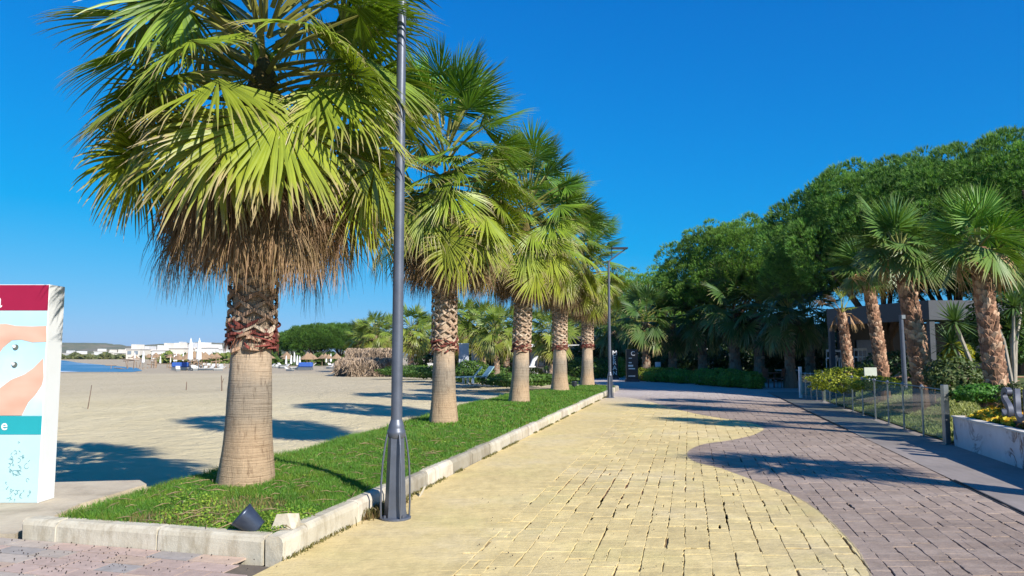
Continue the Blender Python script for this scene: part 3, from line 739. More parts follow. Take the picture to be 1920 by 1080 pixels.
promenade_palm(5,P4,.36,.23,1.85,2.85,4.0,5.4,56,1.0,1.15,'fifth and farthest palm on the grass strip, just left of the far lamp post',rz=4.4,stack=2.3,sk=65)

# --- rough-trunked palms in the raised bed on the right
def stubs(rng,H,rb,rt,n,b=None):
    b=b or MB()
    pal=np.array([(.29,.155,.095),(.38,.22,.14),(.19,.105,.065),(.45,.30,.20)])
    for i in range(n):
        z=.05+(H-.1)*i/n; az=i*2.39996+rng.normal(0,.08); f=z/H; R=rb+(rt-rb)*min(1,f*1.2)
        c=pal[rng.integers(4)]*rng.uniform(.75,1.15)
        ca_,sa_=math.cos(az),math.sin(az); w=R*rng.uniform(.55,.75); l=rng.uniform(.08,.14)*(R/.22)
        out=rng.uniform(.03,.08)*(R/.22); rad=np.array([ca_,sa_,0]); tan=np.array([-sa_,ca_,0]); up=np.array([0,0,1.0])
        tw=rng.normal(0,.3)
        base=rad*(R*.93)+up*z
        tipc=base+rad*out+up*l+tan*tw*.04
        V=[base-tan*w-up*.05,base+tan*w-up*.05,base+rad*.025-up*.06, tipc-tan*w*.32,tipc+tan*w*.32,tipc+rad*.012-up*.025, base-tan*w*.7+up*l*.8-rad*.02,base+tan*w*.7+up*l*.8-rad*.02]
        col=np.array([c*.75,c*.75,c*.9,c*1.25,c*1.25,c*1.2,c*.5,c*.5])
        b.add(V,[(0,2,5,3),(2,1,4,5),(3,4,7,6)],[(0,3,6),(1,7,4),(3,5,4)],col=col)
        for k in range(3):
            th=az+rng.normal(0,.5); c2=c*rng.uniform(.6,1.3); r=R*.97
            q0=np.array([math.cos(th)*r,math.sin(th)*r,z]); q1=q0+np.array([math.cos(th)*rng.uniform(0,.07),math.sin(th)*rng.uniform(0,.07),rng.uniform(-.08,.14)])
            b.tube([q0,(q0+q1)/2+rad*.015,q1],[.007,.005,.002],3,col=c2,caps=False)
    return b
def bed_palm(seed,loc,H,rb,rt,n,R,Lp,label,lean=(0,0),dead=4,c0=(.07,.17,.04),c1=(.15,.27,.06),sparse=False,N=38,group='rough-trunked palms behind the glass fence',rz=0):
    rng=np.random.default_rng(seed); t=empty('palm_tree',loc,rz); tag(t,label,'palm tree',group)
    zs=np.linspace(-.6,H,28)
    b=MB(); b.lathe([(rb*1.05*(1 if z>0 else 1.1)+(rt-rb)*min(1,z/H*1.2),z) for z in zs],16,col=(.16,.085,.05)); 
    stubs(rng,H,rb,rt,int(230*H/2.6),b)
    tr=b.build('trunk',M_STUB,t)
    b=crown_mesh(rng,H+.02,n,R,Lp,.30,lo=-.02,N=N,c0=c0,c1=c1,old=(.13,.2,.04),tw=rt*.5,tip=(.25,.24,.1),droopk=.6,petc=(.25,.27,.08),hi=1.5)
    cr=b.build('crown',M_LEAF,t)
    obs=[tr,cr]
    if dead:
        b=MB()
        for i in range(dead):
            az=rng.uniform(0,6.28); 
            if i==0: az=math.pi*.95
            fan_leaf(b,rng,(math.cos(az)*rt*.6,math.sin(az)*rt*.6,H-.1),az,rng.uniform(-.2,.5),Lp*.8,R*.9,N=26,phi=1.3,droop=1.1,bend=.9,c0=(.42,.27,.14),c1=(.6,.42,.24),ctip=(.55,.38,.22),wid=.6,sag=.5,petcol=(.45,.3,.16),bunch=.08)
        obs.append(b.build('dead_fronds',M_DEAD,t))
    for o in obs:   # lean by shearing the mesh itself
        me=o.data; co_=np.empty(len(me.vertices)*3,np.float32); me.vertices.foreach_get('co',co_); co_=co_.reshape(-1,3)
        k=np.clip(co_[:,2]/H,0,1.4)**1.2
        co_[:,0]+=lean[0]*k; co_[:,1]+=lean[1]*k; me.vertices.foreach_set('co',co_.ravel()); me.update()
    return t
def at(px,py,Y): q=D(px,py,Y); return (q.x,q.y,q.z)
bed_palm(21,at(1876,790,14),3.2,.175,.135,18,.78,.38,'large rough-trunked palm behind the marble planter, rightmost',lean=(-.25,0),dead=3,c0=(.09,.24,.04),c1=(.19,.36,.05))
bed_palm(22,at(1732,725,18.5),3.35,.215,.165,24,.95,.5,'leaning rough-trunked palm in the middle of the bed, widest crown',lean=(-.45,0),dead=2)
bed_palm(23,at(1655,710,22),3.1,.165,.135,18,.82,.45,'rough-trunked palm left of the leaning one, trunk partly in shade',lean=(-.35,0),dead=3)
t=bed_palm(24,at(1592,708,24),2.05,.14,.12,1,.3,.3,'short thin palm with only a few withered fronds at its top',lean=(-.15,0),dead=0,c0=(.2,.27,.03),c1=(.3,.32,.04),N=14)
b=MB(); rng=np.random.default_rng(3)
for az,el,Lp,R,ph,dr,c,c2,bd in ((3.1,.75,.55,.62,.9,1.0,(.42,.24,.12),(.55,.36,.20),.3),(3.5,1.0,.5,.5,.8,.9,(.40,.24,.13),(.5,.33,.2),.2),(-.1,.1,.30,.62,.8,1.2,(.36,.20,.11),(.5,.33,.19),.7),(-.6,-.2,.25,.55,.7,1.2,(.40,.24,.13),(.5,.33,.19),.8),(2.4,-.3,.22,.5,.7,1.2,(.34,.2,.12),(.5,.33,.19),.8),
        (1.2,1.35,.55,.42,.6,.1,(.25,.34,.03),(.38,.42,.04),.05),(4.6,1.2,.6,.35,.5,.1,(.30,.36,.03),(.45,.42,.04),.05),(.2,1.1,.5,.30,.6,.3,(.20,.32,.03),(.3,.4,.04),.1)):
    fan_leaf(b,rng,(-.15,0,2.0),az,el,Lp,R,N=22,phi=ph,droop=dr,bend=bd,c0=c,c1=c2,ctip=(.55,.4,.24),wid=.8,petcol=(.34,.34,.08) if c[1]>.3 else (.4,.26,.14),sag=.1)
b.build('withered_fronds',M_DEAD,t)
bed_palm(25,at(1985,745,20),2.7,.19,.15,20,.85,.5,'rough-trunked palm at the right edge, mostly outside the picture',lean=(0,0),dead=3)
bed_palm(26,(7.75,7.0,0.35),3.1,.22,.17,24,.78,.5,'palm standing outside the picture on the right that throws the long shadow',lean=(.05,0),dead=2)

# --- background palms: leaf colour set lighter for sunlit copies, darker for shaded ones
def bgpalm(seed,H,rt,n,R,Lp,c0,c1,old,skirt=20,N=22):
    rng=np.random.default_rng(seed); t=empty('palm_tree')
    tag(t,'palm','palm tree')
    b=MB(); b.lathe([(rt*1.6,-.3),(rt*1.5,.1),(rt*1.15,.6),(rt,1.2),(rt*.95,H)],10,col=(.24,.18,.13)); stubs(rng,H,rt*1.05,rt*.95,50,b); b.build('trunk',M_STUB,t)
    crown_mesh(rng,H+.1,n,R,Lp,1.1,N=N,lo=-.8,c0=c0,c1=c1,old=old,tw=rt*.6,T=5).build('crown',M_LEAF,t)
    skirt_mesh(rng,H-1.5,H-.2,rtop=.55,n=skirt,N=12,tw=rt,R=.9,T=4).build('dead_frond_skirt',M_DEAD,t)
    return t
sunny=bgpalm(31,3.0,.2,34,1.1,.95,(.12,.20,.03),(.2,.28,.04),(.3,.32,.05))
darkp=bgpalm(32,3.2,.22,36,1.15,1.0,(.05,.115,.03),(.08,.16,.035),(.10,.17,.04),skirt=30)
used={}
def put(src,px,py,Y,rz,sc,label,group):
    loc=at(px,py,Y); 
    if src not in used:
        used[src]=1; src.location=loc; src.rotation_euler=(0,0,rz); s=sc if hasattr(sc,'__len__') else (sc,)*3; src.scale=s; src['label']=label; src['group']=group; return src
    return copy_tree(src,loc,rz,sc,label,group)
gs='sunlit palms behind the beach'
for i,(px,py,Y,sc,lb) in enumerate([(676,694,88,1.15,'leftmost sunlit palm behind the thatch stacks'),(702,692,84,1.25,'sunlit palm second from the left above the thatch stacks'),(727,692,92,1.3,'sunlit palm half hidden by the near lamp post'),
    (770,697,68,1.2,'sunlit palm between the near lamp post and the second strip palm, tall'),(800,694,80,1.15,'sunlit palm just left of the second strip palm'),(872,696,64,1.2,'sunlit palm between the pale wall panels'),
    (905,700,52,.98,'palm with a reddish fibre trunk between second and third strip palms'),(931,706,47,.86,'thin grey-trunked palm between second and third strip palms'),(1034,712,46,.88,'small grey-trunked palm left of the fourth strip palm'),
    (840,696,74,1.2,'sunlit palm just behind the second strip palm'),(950,700,70,1.25,'sunlit palm left of the third strip palm, in the back row'),(1000,700,75,1.25,'palm behind the gap right of the third strip palm'),(1075,700,66,1.2,'palm behind the gap left of the fifth strip palm')]):
    put(sunny,px,py,Y,i*1.3,sc,lb,gs)
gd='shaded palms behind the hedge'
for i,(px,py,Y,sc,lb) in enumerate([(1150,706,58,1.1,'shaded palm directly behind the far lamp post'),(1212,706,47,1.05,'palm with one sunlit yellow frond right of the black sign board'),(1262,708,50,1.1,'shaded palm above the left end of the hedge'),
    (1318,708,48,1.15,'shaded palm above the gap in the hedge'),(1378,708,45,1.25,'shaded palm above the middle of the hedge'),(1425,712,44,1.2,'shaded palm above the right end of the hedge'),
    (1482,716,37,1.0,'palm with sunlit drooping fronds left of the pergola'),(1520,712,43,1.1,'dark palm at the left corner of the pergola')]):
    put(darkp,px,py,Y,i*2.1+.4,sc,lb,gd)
# ------------------------------------------------------------------ umbrella pines
def pine(seed,H,Rx,Rz,nclump,ntuft,c0,c1,trunk=True,needle=.19,tri=9,label='pine',clr=.55):
    rng=np.random.default_rng(seed); t=empty('pine_tree'); tag(t,label,'pine tree','umbrella pines')
    zc=H-Rz
    # clump centres on the upper dome
    i=np.arange(nclump); u=(i+.5)/nclump; zz=1-u*1.32; zz=np.clip(zz,-.35,1); az=i*2.39996
    rr=np.sqrt(np.clip(1-zz**2,0,1)); k=rng.uniform(.78,1.12,nclump)
    low=np.clip(1+(.86+.14*np.sin(az*3+seed)),1,2)-1
    C=np.stack([rr*np.cos(az)*Rx*k*low,rr*np.sin(az)*Rx*k*low,zc+zz*Rz*k],1)
    ins=rng.normal(0,1,(nclump//3,3)); ins=nrm(ins)*rng.uniform(.3,.75,(nclump//3,1))*np.array([Rx,Rx,Rz])+np.array([0,0,zc]); ins=ins[ins[:,2]>zc-Rz*.3]
    C=np.concatenate([C,ins]); nc=len(C)
    cr=clr*rng.uniform(.65,1.25,nc)
    N=nc*ntuft
    dirs=nrm(rng.normal(0,1,(N,3))+nrm(np.repeat(C,ntuft,0)-np.array([0,0,zc-2.0]))*.9); cen=np.repeat(C,ntuft,0); rad=np.repeat(cr,ntuft)
    P=cen+dirs*rad[:,None]*np.array([1,1,.75])*rng.uniform(.45,1.0,(N,1))**.6
    outd=nrm(dirs+nrm(cen-np.array([0,0,zc-1]))*.5)
    br=np.repeat(rng.uniform(.75,1.25,nc),ntuft)*rng.uniform(.8,1.2,N)
    tcol=(np.array(c0)[None]+(np.array(c1)-np.array(c0))[None]*rng.random((N,1)))*br[:,None]
    V=[];Cc=[]
    for j in range(tri):
        dj=nrm(outd+rng.normal(0,.35,(N,3))+np.array([0,0,.45])); sd=nrm(np.cross(dj,rng.normal(0,1,(N,3)))); L=needle*rng.uniform(.6,1.2,(N,1)); w=needle*.06
        V.append(np.stack([P-sd*w,P+sd*w,P+dj*L],1)); Cc.append(np.repeat(tcol[:,None,:],3,1))
    V=np.stack(V,1).reshape(-1,3); Cc=np.stack(Cc,1).reshape(-1,3)
    b=MB(); b.add(V,None,np.arange(len(V)).reshape(-1,3),col=Cc); b.build('crown',M_NEEDLE,t)
    b=MB(); bx=rng.normal(0,.3,2); fork=zc-Rz*.9
    b.tube([(0,0,-.4),(bx[0]*.3,bx[1]*.3,fork*.5),(bx[0],bx[1],fork)],[.36,.27,.24],9,col=(.16,.11,.08))
    for k in range(9):
        a=k*.7*1.0+rng.uniform(0,.3); a=k*2.4; e=rng.uniform(.4,.85); x,y=math.cos(a)*Rx*e,math.sin(a)*Rx*e
        b.tube([(bx[0],bx[1],fork-.3),(bx[0]+x*.4,bx[1]+y*.4,fork+(zc-fork)*.6),(x,y,zc+Rz*(.75-e*.5))],[.14,.09,.03],6,col=(.15,.10,.075))
    b.build('trunk',M_BARK,t)
    return t
def placep(t,px,Y,label,sc=1,rz=0,z=-.1):
    q=D(px,665,Y); t.location=(q.x,q.y,z); t.rotation_euler=(0,0,rz); t.scale=(sc,)*3 if not hasattr(sc,'__len__') else sc; t['label']=label; return t
g0,g1=(.06,.17,.035),(.22,.39,.08)
pA=pine(41,9.3,5.2,3.6,600,78,g0,g1); placep(pA,1668,32,'big umbrella pine rising behind the leaning palm and the pergola')
pB=pine(42,9.6,6.0,3.9,660,78,g0,g1); placep(pB,1905,29,'tallest umbrella pine, at the right edge of the picture')
pC=pine(43,9.3,4.6,3.6,460,80,(.08,.19,.03),(.24,.40,.07)); placep(pC,1385,48,'umbrella pine left of the big one, lit dome above the shaded palms',sc=(1,1,1.05))
def cpine(src,px,Y,label,sc,rz): 
    q=D(px,665,Y); return copy_tree(src,(q.x,q.y,-1.2 if src is globals().get('pE') else -.1),rz,sc,label)
cpine(pA,1790,38,'umbrella pine in the second row behind the pergola',1.13,4.0)
cpine(pB,2080,36,'umbrella pine beyond the right edge of the picture',1.1,2.0)
pD=pine(44,8.6,4.4,3.9,190,60,(.12,.26,.04),(.30,.48,.08)); placep(pD,1215,64,'lower light green pine left of the tall pine group',1.0)
cpine(pD,1165,70,'light green pine behind the far lamp post',1.0,1.5)
cpine(pD,1262,72,'light green pine filling the gap before the tall group',1.02,3.0)
cpine(pD,1110,78,'light green pine behind the fifth strip palm',1.0,4.0)
pE=pine(45,8.0,7.2,2.9,230,70,(.06,.15,.02),(.12,.22,.035),needle=.4,clr=1.1)
placep(pE,592,150,'flat-topped pine on the beach, left of the thatch stacks',1.0,z=-1.2)
cpine(pE,640,158,'flat-topped pine on the beach partly behind the sunlit palms',1.05,2)
cpine(pE,548,165,'flat-topped pine on the beach, leftmost dome',.9,4)
cpine(pE,700,170,'flat-topped pine behind the sunlit palms',.95,1)

# ------------------------------------------------------------------ shrubs
def blob_mesh(rng,n,rx,ry,rz,leaf,c0,c1,b=None,c=(0,0,0),up=.3,elong=1.6,shell=.55,lowz=-.95):
    b=b or MB()
    d=nrm(rng.normal(0,1,(n,3))); d[:,2]=np.where(d[:,2]<lowz,-d[:,2],d[:,2])
    f=1+.12*np.sin(d[:,0]*7+c[0])*np.sin(d[:,1]*6)+.08*np.sin(d[:,2]*9)
    P=np.array(c)+d*np.array([rx,ry,rz])*(rng.uniform(shell,1,n)**.4*f)[:,None]
    nn=nrm(d+rng.normal(0,.6,(n,3))+np.array([0,0,up])); t=nrm(np.cross(nn,rng.normal(0,1,(n,3)))); s=np.cross(nn,t)
    L=leaf*rng.uniform(.6,1.3,(n,1)); w=L/elong
    V=np.stack([P-t*L*.5,P+s*w*.5,P+t*L*.5+nn*L*.12,P-s*w*.5],1).reshape(-1,3)
    cc=(np.array(c0)+(np.array(c1)-np.array(c0))*rng.random((n,1)))*rng.uniform(.8,1.2,(n,1))
    k=np.arange(n)*4; b.add(V,np.stack([k,k+1,k+2,k+3],1),col=np.repeat(cc,4,0)); return b
def shrub(name,loc,n,rx,ry,rz,leaf,c0,c1,label,cat='shrub',group=None,seed=0,stem=True,mat=None):
    rng=np.random.default_rng(seed); t=empty(name,loc); tag(t,label,cat,group)
    blob_mesh(rng,n,rx,ry,rz,leaf,c0,c1,c=(0,0,rz*.85)).build('foliage',mat or M_DARKLEAF,t)
    if stem:
        b=MB()
        for k in range(4):
            a=k*1.6; b.tube([(0,0,-.1),(math.cos(a)*rx*.3,math.sin(a)*ry*.3,rz*.6),(math.cos(a)*rx*.6,math.sin(a)*ry*.6,rz*1.2)],[.03,.02,.008],5,col=(.13,.09,.06))
        b.build('stem',M_BARK,t)
    return t
hg='clipped shrubs along the far edge of the walk'
hcol=((.08,.20,.025),(.20,.36,.05)); hy=((.12,.17,.02),(.26,.28,.03))
for i,(px,py,rx,rz,lb,yy) in enumerate([(1205,714,.95,.42,'clipped shrub right beside the black sign board, yellowish top',1),(1232,716,.85,.45,'clipped shrub second in the row from the sign board',0),(1256,717,.8,.45,'clipped shrub third in the row from the sign board',0),
    (1280,719,.75,.42,'clipped shrub left of the gap in the row',0),(1322,722,.75,.46,'clipped shrub right of the gap in the row',0),(1347,724,.75,.48,'clipped shrub second right of the gap',0),(1372,726,.7,.48,'clipped shrub third right of the gap',0),(1414,729,.52,.42,'last round shrub of the row, standing by the wooden chairs',0),
    (1395,727,.6,.42,'clipped shrub fourth right of the gap',0)]):
    q=G(px,py); c=hy if yy else hcol
    shrub('shrub',(q.x,q.y,0),2600,rx,rx*.9,rz,.10,c[0],c[1],lb,'shrub',hg,seed=60+i)
for i,(px,py,rx,rz,lb) in enumerate([(1133,707,.8,.5,'yellow-leaved shrub left of the far lamp post'),(1163,708,.45,.75,'yellow-green shrub between far lamp post and black sign board'),(1003,714,.6,.42,'small round yellow-green shrub in front of the white sculpture'),(985,708,.6,.42,'yellow-green shrub left of the white box')]):
    q=G(px,py); shrub('shrub',(q.x,q.y,0),1500,rx,rx,rz,.11,(.20,.24,.03),(.45,.42,.05),lb,'shrub',seed=80+i)
for i,(px,py,Y,rx,rz,lb) in enumerate([(780,703,62,3.2,.45,'low spreading juniper left of the second strip palm'),(815,707,56,2.6,.42,'low spreading juniper touching the second strip palm'),(885,712,46,1.3,.7,'leafy shrub in front of the pale wall panels'),(930,712,48,2.2,.5,'green shrub behind the sun loungers'),(965,718,42,2.0,.35,'low ground cover left of the third strip palm'),(1015,716,44,2.2,.3,'low ground cover right of the third strip palm'),(1090,712,52,2.5,.8,'dark green shrub behind the fifth strip palm')]):
    q=D(px,py,Y); shrub('shrub',(q.x,q.y,-.1),3600,rx,1.2,rz,.15,(.05,.12,.02),(.11,.19,.03),lb,'shrub',seed=90+i)

# ------------------------------------------------------------------ the raised bed on the right
bed=empty('x'); bpy.data.objects.remove(bed)
# sloping lawn behind the fence
b=MB(); FY0,FY1=13.6,26.5
def bedz(v,Y): 
    return .02+.62*sstep(4.75,6.7,v)+.25*sstep(7,10,v)
vs=np.linspace(4.72,16,40); Ys=np.linspace(4,27,50); A,B=np.meshgrid(vs,Ys); Z=bedz(A,B)+.02*np.sin(A*4)*np.sin(B*3)
Z=np.where(B<13.75,.42+.3*sstep(5.2,7.5,A),Z)
i=(np.arange(49)[:,None]*40+np.arange(39)[None]).ravel()
b.add(np.stack([A+.232*B,B,Z],-1).reshape(-1,3)[:, :],np.stack([i,i+1,i+41,i+40],1),col=(.1,.15,.03))
V=b.V[0]; keep=V  # planter part is kept inside its walls
tag(b.build('planting_bed',M_SOIL,smooth=True),kind='structure')
rg=np.random.default_rng(9); b=MB(); n=60000; v=rg.uniform(4.78,8.2,n); Yr=rg.uniform(13.9,26,n); t=rg.random(n)[:,None]
pn=pnoise(v*2,Yr)[:,None]
cc=(np.array([.42,.46,.15])*(1-t)+np.array([.62,.64,.30])*t)*(1-.35*pn)
blades(b,v+.232*Yr,Yr,bedz(v,Yr)-.01,rg.uniform(.04,.11,n),rg.uniform(.012,.028,n),rg,cc,.8)
tag(b.build('ground_cover',M_GRASS),'pale yellow-green ground cover on the slope behind the glass fence','ground cover',kind='stuff')

# glass fence
fen=empty('glass_fence',pv(4.6,20)); tag(fen,'low glass fence with steel posts along the right side of the walk','fence')
fo=pv(4.6,20)
m,nt,p,out=new_mat('tinted_glass')
tr=nd(nt,'ShaderNodeBsdfTransparent'); tr.inputs[0].default_value=(.84,.90,.84,1); gl=nd(nt,'ShaderNodeBsdfGlossy'); gl.inputs['Roughness'].default_value=.03
df=nd(nt,'ShaderNodeBsdfDiffuse'); df.inputs[0].default_value=(.42,.46,.38,1)
fr=nd(nt,'ShaderNodeFresnel'); fr.inputs[0].default_value=1.45
m1=nd(nt,'ShaderNodeMixShader'); m1.inputs[0].default_value=.10; nt.links.new(tr.outputs[0],m1.inputs[1]); nt.links.new(df.outputs[0],m1.inputs[2])
m2=nd(nt,'ShaderNodeMixShader'); nt.links.new(math_(nt,'MULTIPLY',fr.outputs[0],.22,clamp=True),m2.inputs[0]); nt.links.new(m1.outputs[0],m2.inputs[1]); nt.links.new(gl.outputs[0],m2.inputs[2]); nt.links.new(m2.outputs[0],out.inputs[0])
M_GLASS=m
postY=[13.8,15.15,16.5,17.75,19.0,20.35,21.6,22.8,24.0,25.1,26.2]
dx,dy=.226,.974
for i,Yp in enumerate(postY):
    q=pv(4.6,Yp); l=(q[0]-fo[0],q[1]-fo[1]); b=MB(); big=i in(0,len(postY)-1); w=.05 if big else .022; h=1.06 if big else .95
    if big: b.box(l[0]-w,l[0]+w,l[1]-w,l[1]+w,0,h,bev=.008); b.box(l[0]-.09,l[0]+.09,l[1]-.09,l[1]+.09,-.002,.012)
    else:
        b.tube([(l[0],l[1],0),(l[0],l[1],h)],w,8); b.lathe([(0,h),(.04,h+.01),(.045,h+.05),(.02,h+.09),(0,h+.10)],8,c=(l[0],l[1],-.03)); b.box(l[0]-.05,l[0]+.05,l[1]-.05,l[1]+.05,-.002,.012)
    b.build('post',M_STEEL,fen)
for i in range(len(postY)-1):
    Ya,Yb=postY[i]+.06,postY[i+1]-.06; a=pv(4.6,Ya);c=pv(4.6,Yb); a=np.array([a[0]-fo[0],a[1]-fo[1],0]);c=np.array([c[0]-fo[0],c[1]-fo[1],0])
    m_=(a+c)/2; hd=(c-a)/2; b=MB(); b.obox(m_+np.array([0,0,.5]),hd,np.array([.006*dy,-.006*dx,0]),np.array([0,0,.42])); b.build('glass_panel',M_GLASS,fen)
b=MB(); a=pv(4.6,13.8);c=pv(4.6,26.2); b.tube([(a[0]-fo[0],a[1]-fo[1],.965),(c[0]-fo[0],c[1]-fo[1],.965)],.011,6); b.build('top_rail',M_STEEL,fen)
# gate segment turning away at the far end
gt=empty('glass_gate',(0,0,0)); tag(gt,'glazed gate panel with steel posts at the far end of the glass fence','gate')
ga=Vector(pv(4.6,26.4)); gb=D(1499,665,28.5); gb.z=0; gt.location=ga; gd_=gb-ga
for k in range(5):
    q=gd_*(k/4); b=MB()
    if k==4: b.box(q.x-.05,q.x+.05,q.y-.05,q.y+.05,0,1.15,bev=.008)
    else: b.tube([(q.x,q.y,0),(q.x,q.y,.9)],.02,8); b.lathe([(0,.9),(.035,.91),(.02,.97),(0,.98)],8,c=(q.x,q.y,-.02))
    b.build('post',M_STEEL if k<4 else M_WHITE,gt)
b=MB(); sid=Vector((-gd_.y,gd_.x,0)).normalized()*.006; b.obox(gd_/2+Vector((0,0,.5)),gd_*.47,sid,(0,0,.38)); b.build('glass_panel',M_GLASS,gt)
b=MB(); b.tube([(0,0,.92),tuple(gd_+Vector((0,0,.92)))],.012,6); b.build('top_rail',M_STEEL,gt)

# marble planter
m,nt,p,out=new_mat('veined_marble'); co=pos_co(nt)
w1=noise(nt,co,1.1,8,.62,(1,1,1),1.6); vein=ramp(nt,math_(nt,'ABSOLUTE',math_(nt,'SUBTRACT',w1,.5)),[(0,(1,1,1)),(.012,(.8,.8,.8)),(.035,(0,0,0))])
msk=ramp(nt,noise(nt,co,.9,3),[(.45,(0,0,0)),(.6,(1,1,1))])
c=ramp(nt,noise(nt,co,1.5,5),[(.3,(.52,.53,.56)),(.7,(.70,.70,.71))])
nt.links.new(mixc(nt,math_(nt,'MULTIPLY',vein,msk),c,(.10,.07,.07)),p.inputs['Base Color']); p.inputs['Roughness'].default_value=.25
M_MARBLE=m
pl=empty('marble_planter',pv(4.8,10)); tag(pl,'long low planter of white marble with dark veins beside the walk','planter'); po=pv(4.8,10)
b=MB()
def wall(b,v0,v1,Y0,Y1,z0,z1,o,t=.0):
    P=[pv(v0,Y0),pv(v1,Y0),pv(v1,Y1),pv(v0,Y1)]; b.prism([(x-o[0],y-o[1]) for x,y,_ in P],z0,z1)
Yk=1.5
while Yk<13.6:
    Y2=min(Yk+1.6,13.62); wall(b,4.66,4.72,Yk,Y2-.006,0,.50+.0,po); Yk+=1.6
wall(b,4.72,7.2,13.56,13.62,0,.50,po); b.build('wall',M_MARBLE,pl)
b=MB(); wall(b,4.640,4.80,1.5,13.64,.502,.525,po); wall(b,4.80,7.2,13.54,13.64,.502,.525,po); b.build('coping',simple('pale_stone',(.62,.58,.52),.6),pl)

# plants in the planter
rg=np.random.default_rng(77)
def flowerbed(name,v0,v1,Y0,Y1,z,n,cols,leafc,label,cat,h=.22,fl=.045,frac=.5):
    t=empty(name,pv((v0+v1)/2,(Y0+Y1)/2,z)); o=pv((v0+v1)/2,(Y0+Y1)/2); tag(t,label,cat)
    b=MB(); v=rg.uniform(v0,v1,n); Y=rg.uniform(Y0,Y1,n); t_=rg.random(n)[:,None]
    hh=h*(.6+.4*np.sin((v-v0)/(v1-v0)*math.pi))*(.8+.3*np.sin(Y*7+v*5))
    X=v+.232*Y-o[0]; Yq=Y-o[1]; zz=rg.uniform(.2,1,n)*hh
    d=nrm(rg.normal(0,1,(n,3))+np.array([0,0,.8])); tt=nrm(np.cross(d,rg.normal(0,1,(n,3)))); s=np.cross(d,tt); L=.05*rg.uniform(.6,1.5,(n,1)); P=np.stack([X,Yq,zz],1)
    V=np.stack([P-tt*L,P+s*L*.5,P+tt*L,P-s*L*.5],1).reshape(-1,3); k=np.arange(n)*4
    c=np.array(leafc[0])*(1-t_)+np.array(leafc[1])*t_
    b.add(V,np.stack([k,k+1,k+2,k+3],1),col=np.repeat(c,4,0)); b.build('foliage',M_DARKLEAF,t)
    n2=int(n*frac); b=MB(); v=rg.uniform(v0,v1,n2); Y=rg.uniform(Y0,Y1,n2); hh=h*(.6+.4*np.sin((v-v0)/(v1-v0)*math.pi))*(.8+.3*np.sin(Y*7+v*5))*rg.uniform(.75,1.1,n2)
    P=np.stack([v+.232*Y-o[0],Y-o[1],hh],1); ci=np.array(cols)[rg.integers(len(cols),size=n2)]*rg.uniform(.8,1.1,(n2,1))
    V=[];q=[];r=fl
    for j in range(2):
        d=nrm(rg.normal(0,.5,(n2,3))+np.array([-.3,-.5,.7])); tt=nrm(np.cross(d,rg.normal(0,1,(n2,3)))); s=np.cross(d,tt); rr=r*rg.uniform(.6,1.2,(n2,1))
        V=np.stack([P-tt*rr,P-s*rr,P+tt*rr,P+s*rr],1).reshape(-1,3); k=np.arange(n2)*4; b.add(V,np.stack([k,k+1,k+2,k+3],1),col=np.repeat(ci,4,0))
    b.build('blossom',M_FLOWER,t); return t
YEL=[(.75,.50,.02),(.70,.58,.05),(.8,.42,.02)]
flowerbed('flower_bed',4.85,5.6,11.6,13.45,.46,2600,YEL,((.10,.16,.02),(.26,.30,.04)),'low mass of yellow flowers at the near end of the glass fence','flowers',h=.20)
flowerbed('flower_bed',4.85,5.5,9.2,11.5,.46,2200,[(.55,.22,.10),(.5,.10,.05),(.7,.45,.12)],((.09,.10,.02),(.22,.20,.05)),'reddish and orange bedding plants under the dark letters','flowers',h=.22)
flowerbed('flower_bed',4.85,5.5,4.0,9.1,.46,3200,[(.75,.72,.66),(.7,.6,.4),(.55,.2,.1)],((.08,.11,.02),(.20,.18,.05)),'white and ochre bedding plants at the right edge of the picture','flowers',h=.24,frac=.25)
for i,(px,py,Y,r,rz,c0,c1,lb,nl,lf) in enumerate([(1842,742,13.6,.5,.16,(.05,.16,.02),(.1,.26,.03),'bright green mound beside the large rough trunk behind the yellow flowers',2200,.07),
    (1795,735,15.3,.52,.42,(.05,.10,.025),(.17,.21,.08),'loose shrub with mixed pale and dark leaves behind the last fence post',1800,.09),
    (1770,715,16.5,.45,.3,(.06,.10,.03),(.18,.2,.1),'straggly shrub between leaning palm and yellow topiary',900,.09),
    (1640,725,20.5,.7,.2,(.18,.24,.02),(.4,.42,.04),'yellow-green shrub at the foot of the thin palm, right half',2200,.07),
    (1585,728,23.0,1.1,.38,(.18,.24,.02),(.4,.42,.04),'yellow-green hedge mass left of the thin withered palm',3600,.08),
    (1905,760,12.5,.3,.25,(.05,.08,.02),(.12,.13,.04),'dark shrub behind the letters',700,.07),
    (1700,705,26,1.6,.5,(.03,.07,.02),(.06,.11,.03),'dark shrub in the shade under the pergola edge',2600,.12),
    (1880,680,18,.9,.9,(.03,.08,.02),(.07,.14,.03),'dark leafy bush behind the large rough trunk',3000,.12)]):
    q=D(px,py,Y); shrub('shrub',(q.x,q.y,q.z-.1),nl,r,r*.8,rz,lf,c0,c1,lb,'shrub',seed=120+i)
# topiary ball on a stem
tp=empty('topiary_tree',at(1800,735,16)); tag(tp,'small topiary with a round yellow-leaved head on a thin stem','topiary')
b=MB(); b.tube([(0,0,0),(.01,0,.7)],.018,6,col=(.2,.17,.13)); b.build('trunk',M_BARK,tp)
blob_mesh(np.random.default_rng(5),1800,.30,.30,.22,.07,(.22,.24,.02),(.50,.46,.04),c=(0,0,.80)).build('crown',M_DARKLEAF,tp)
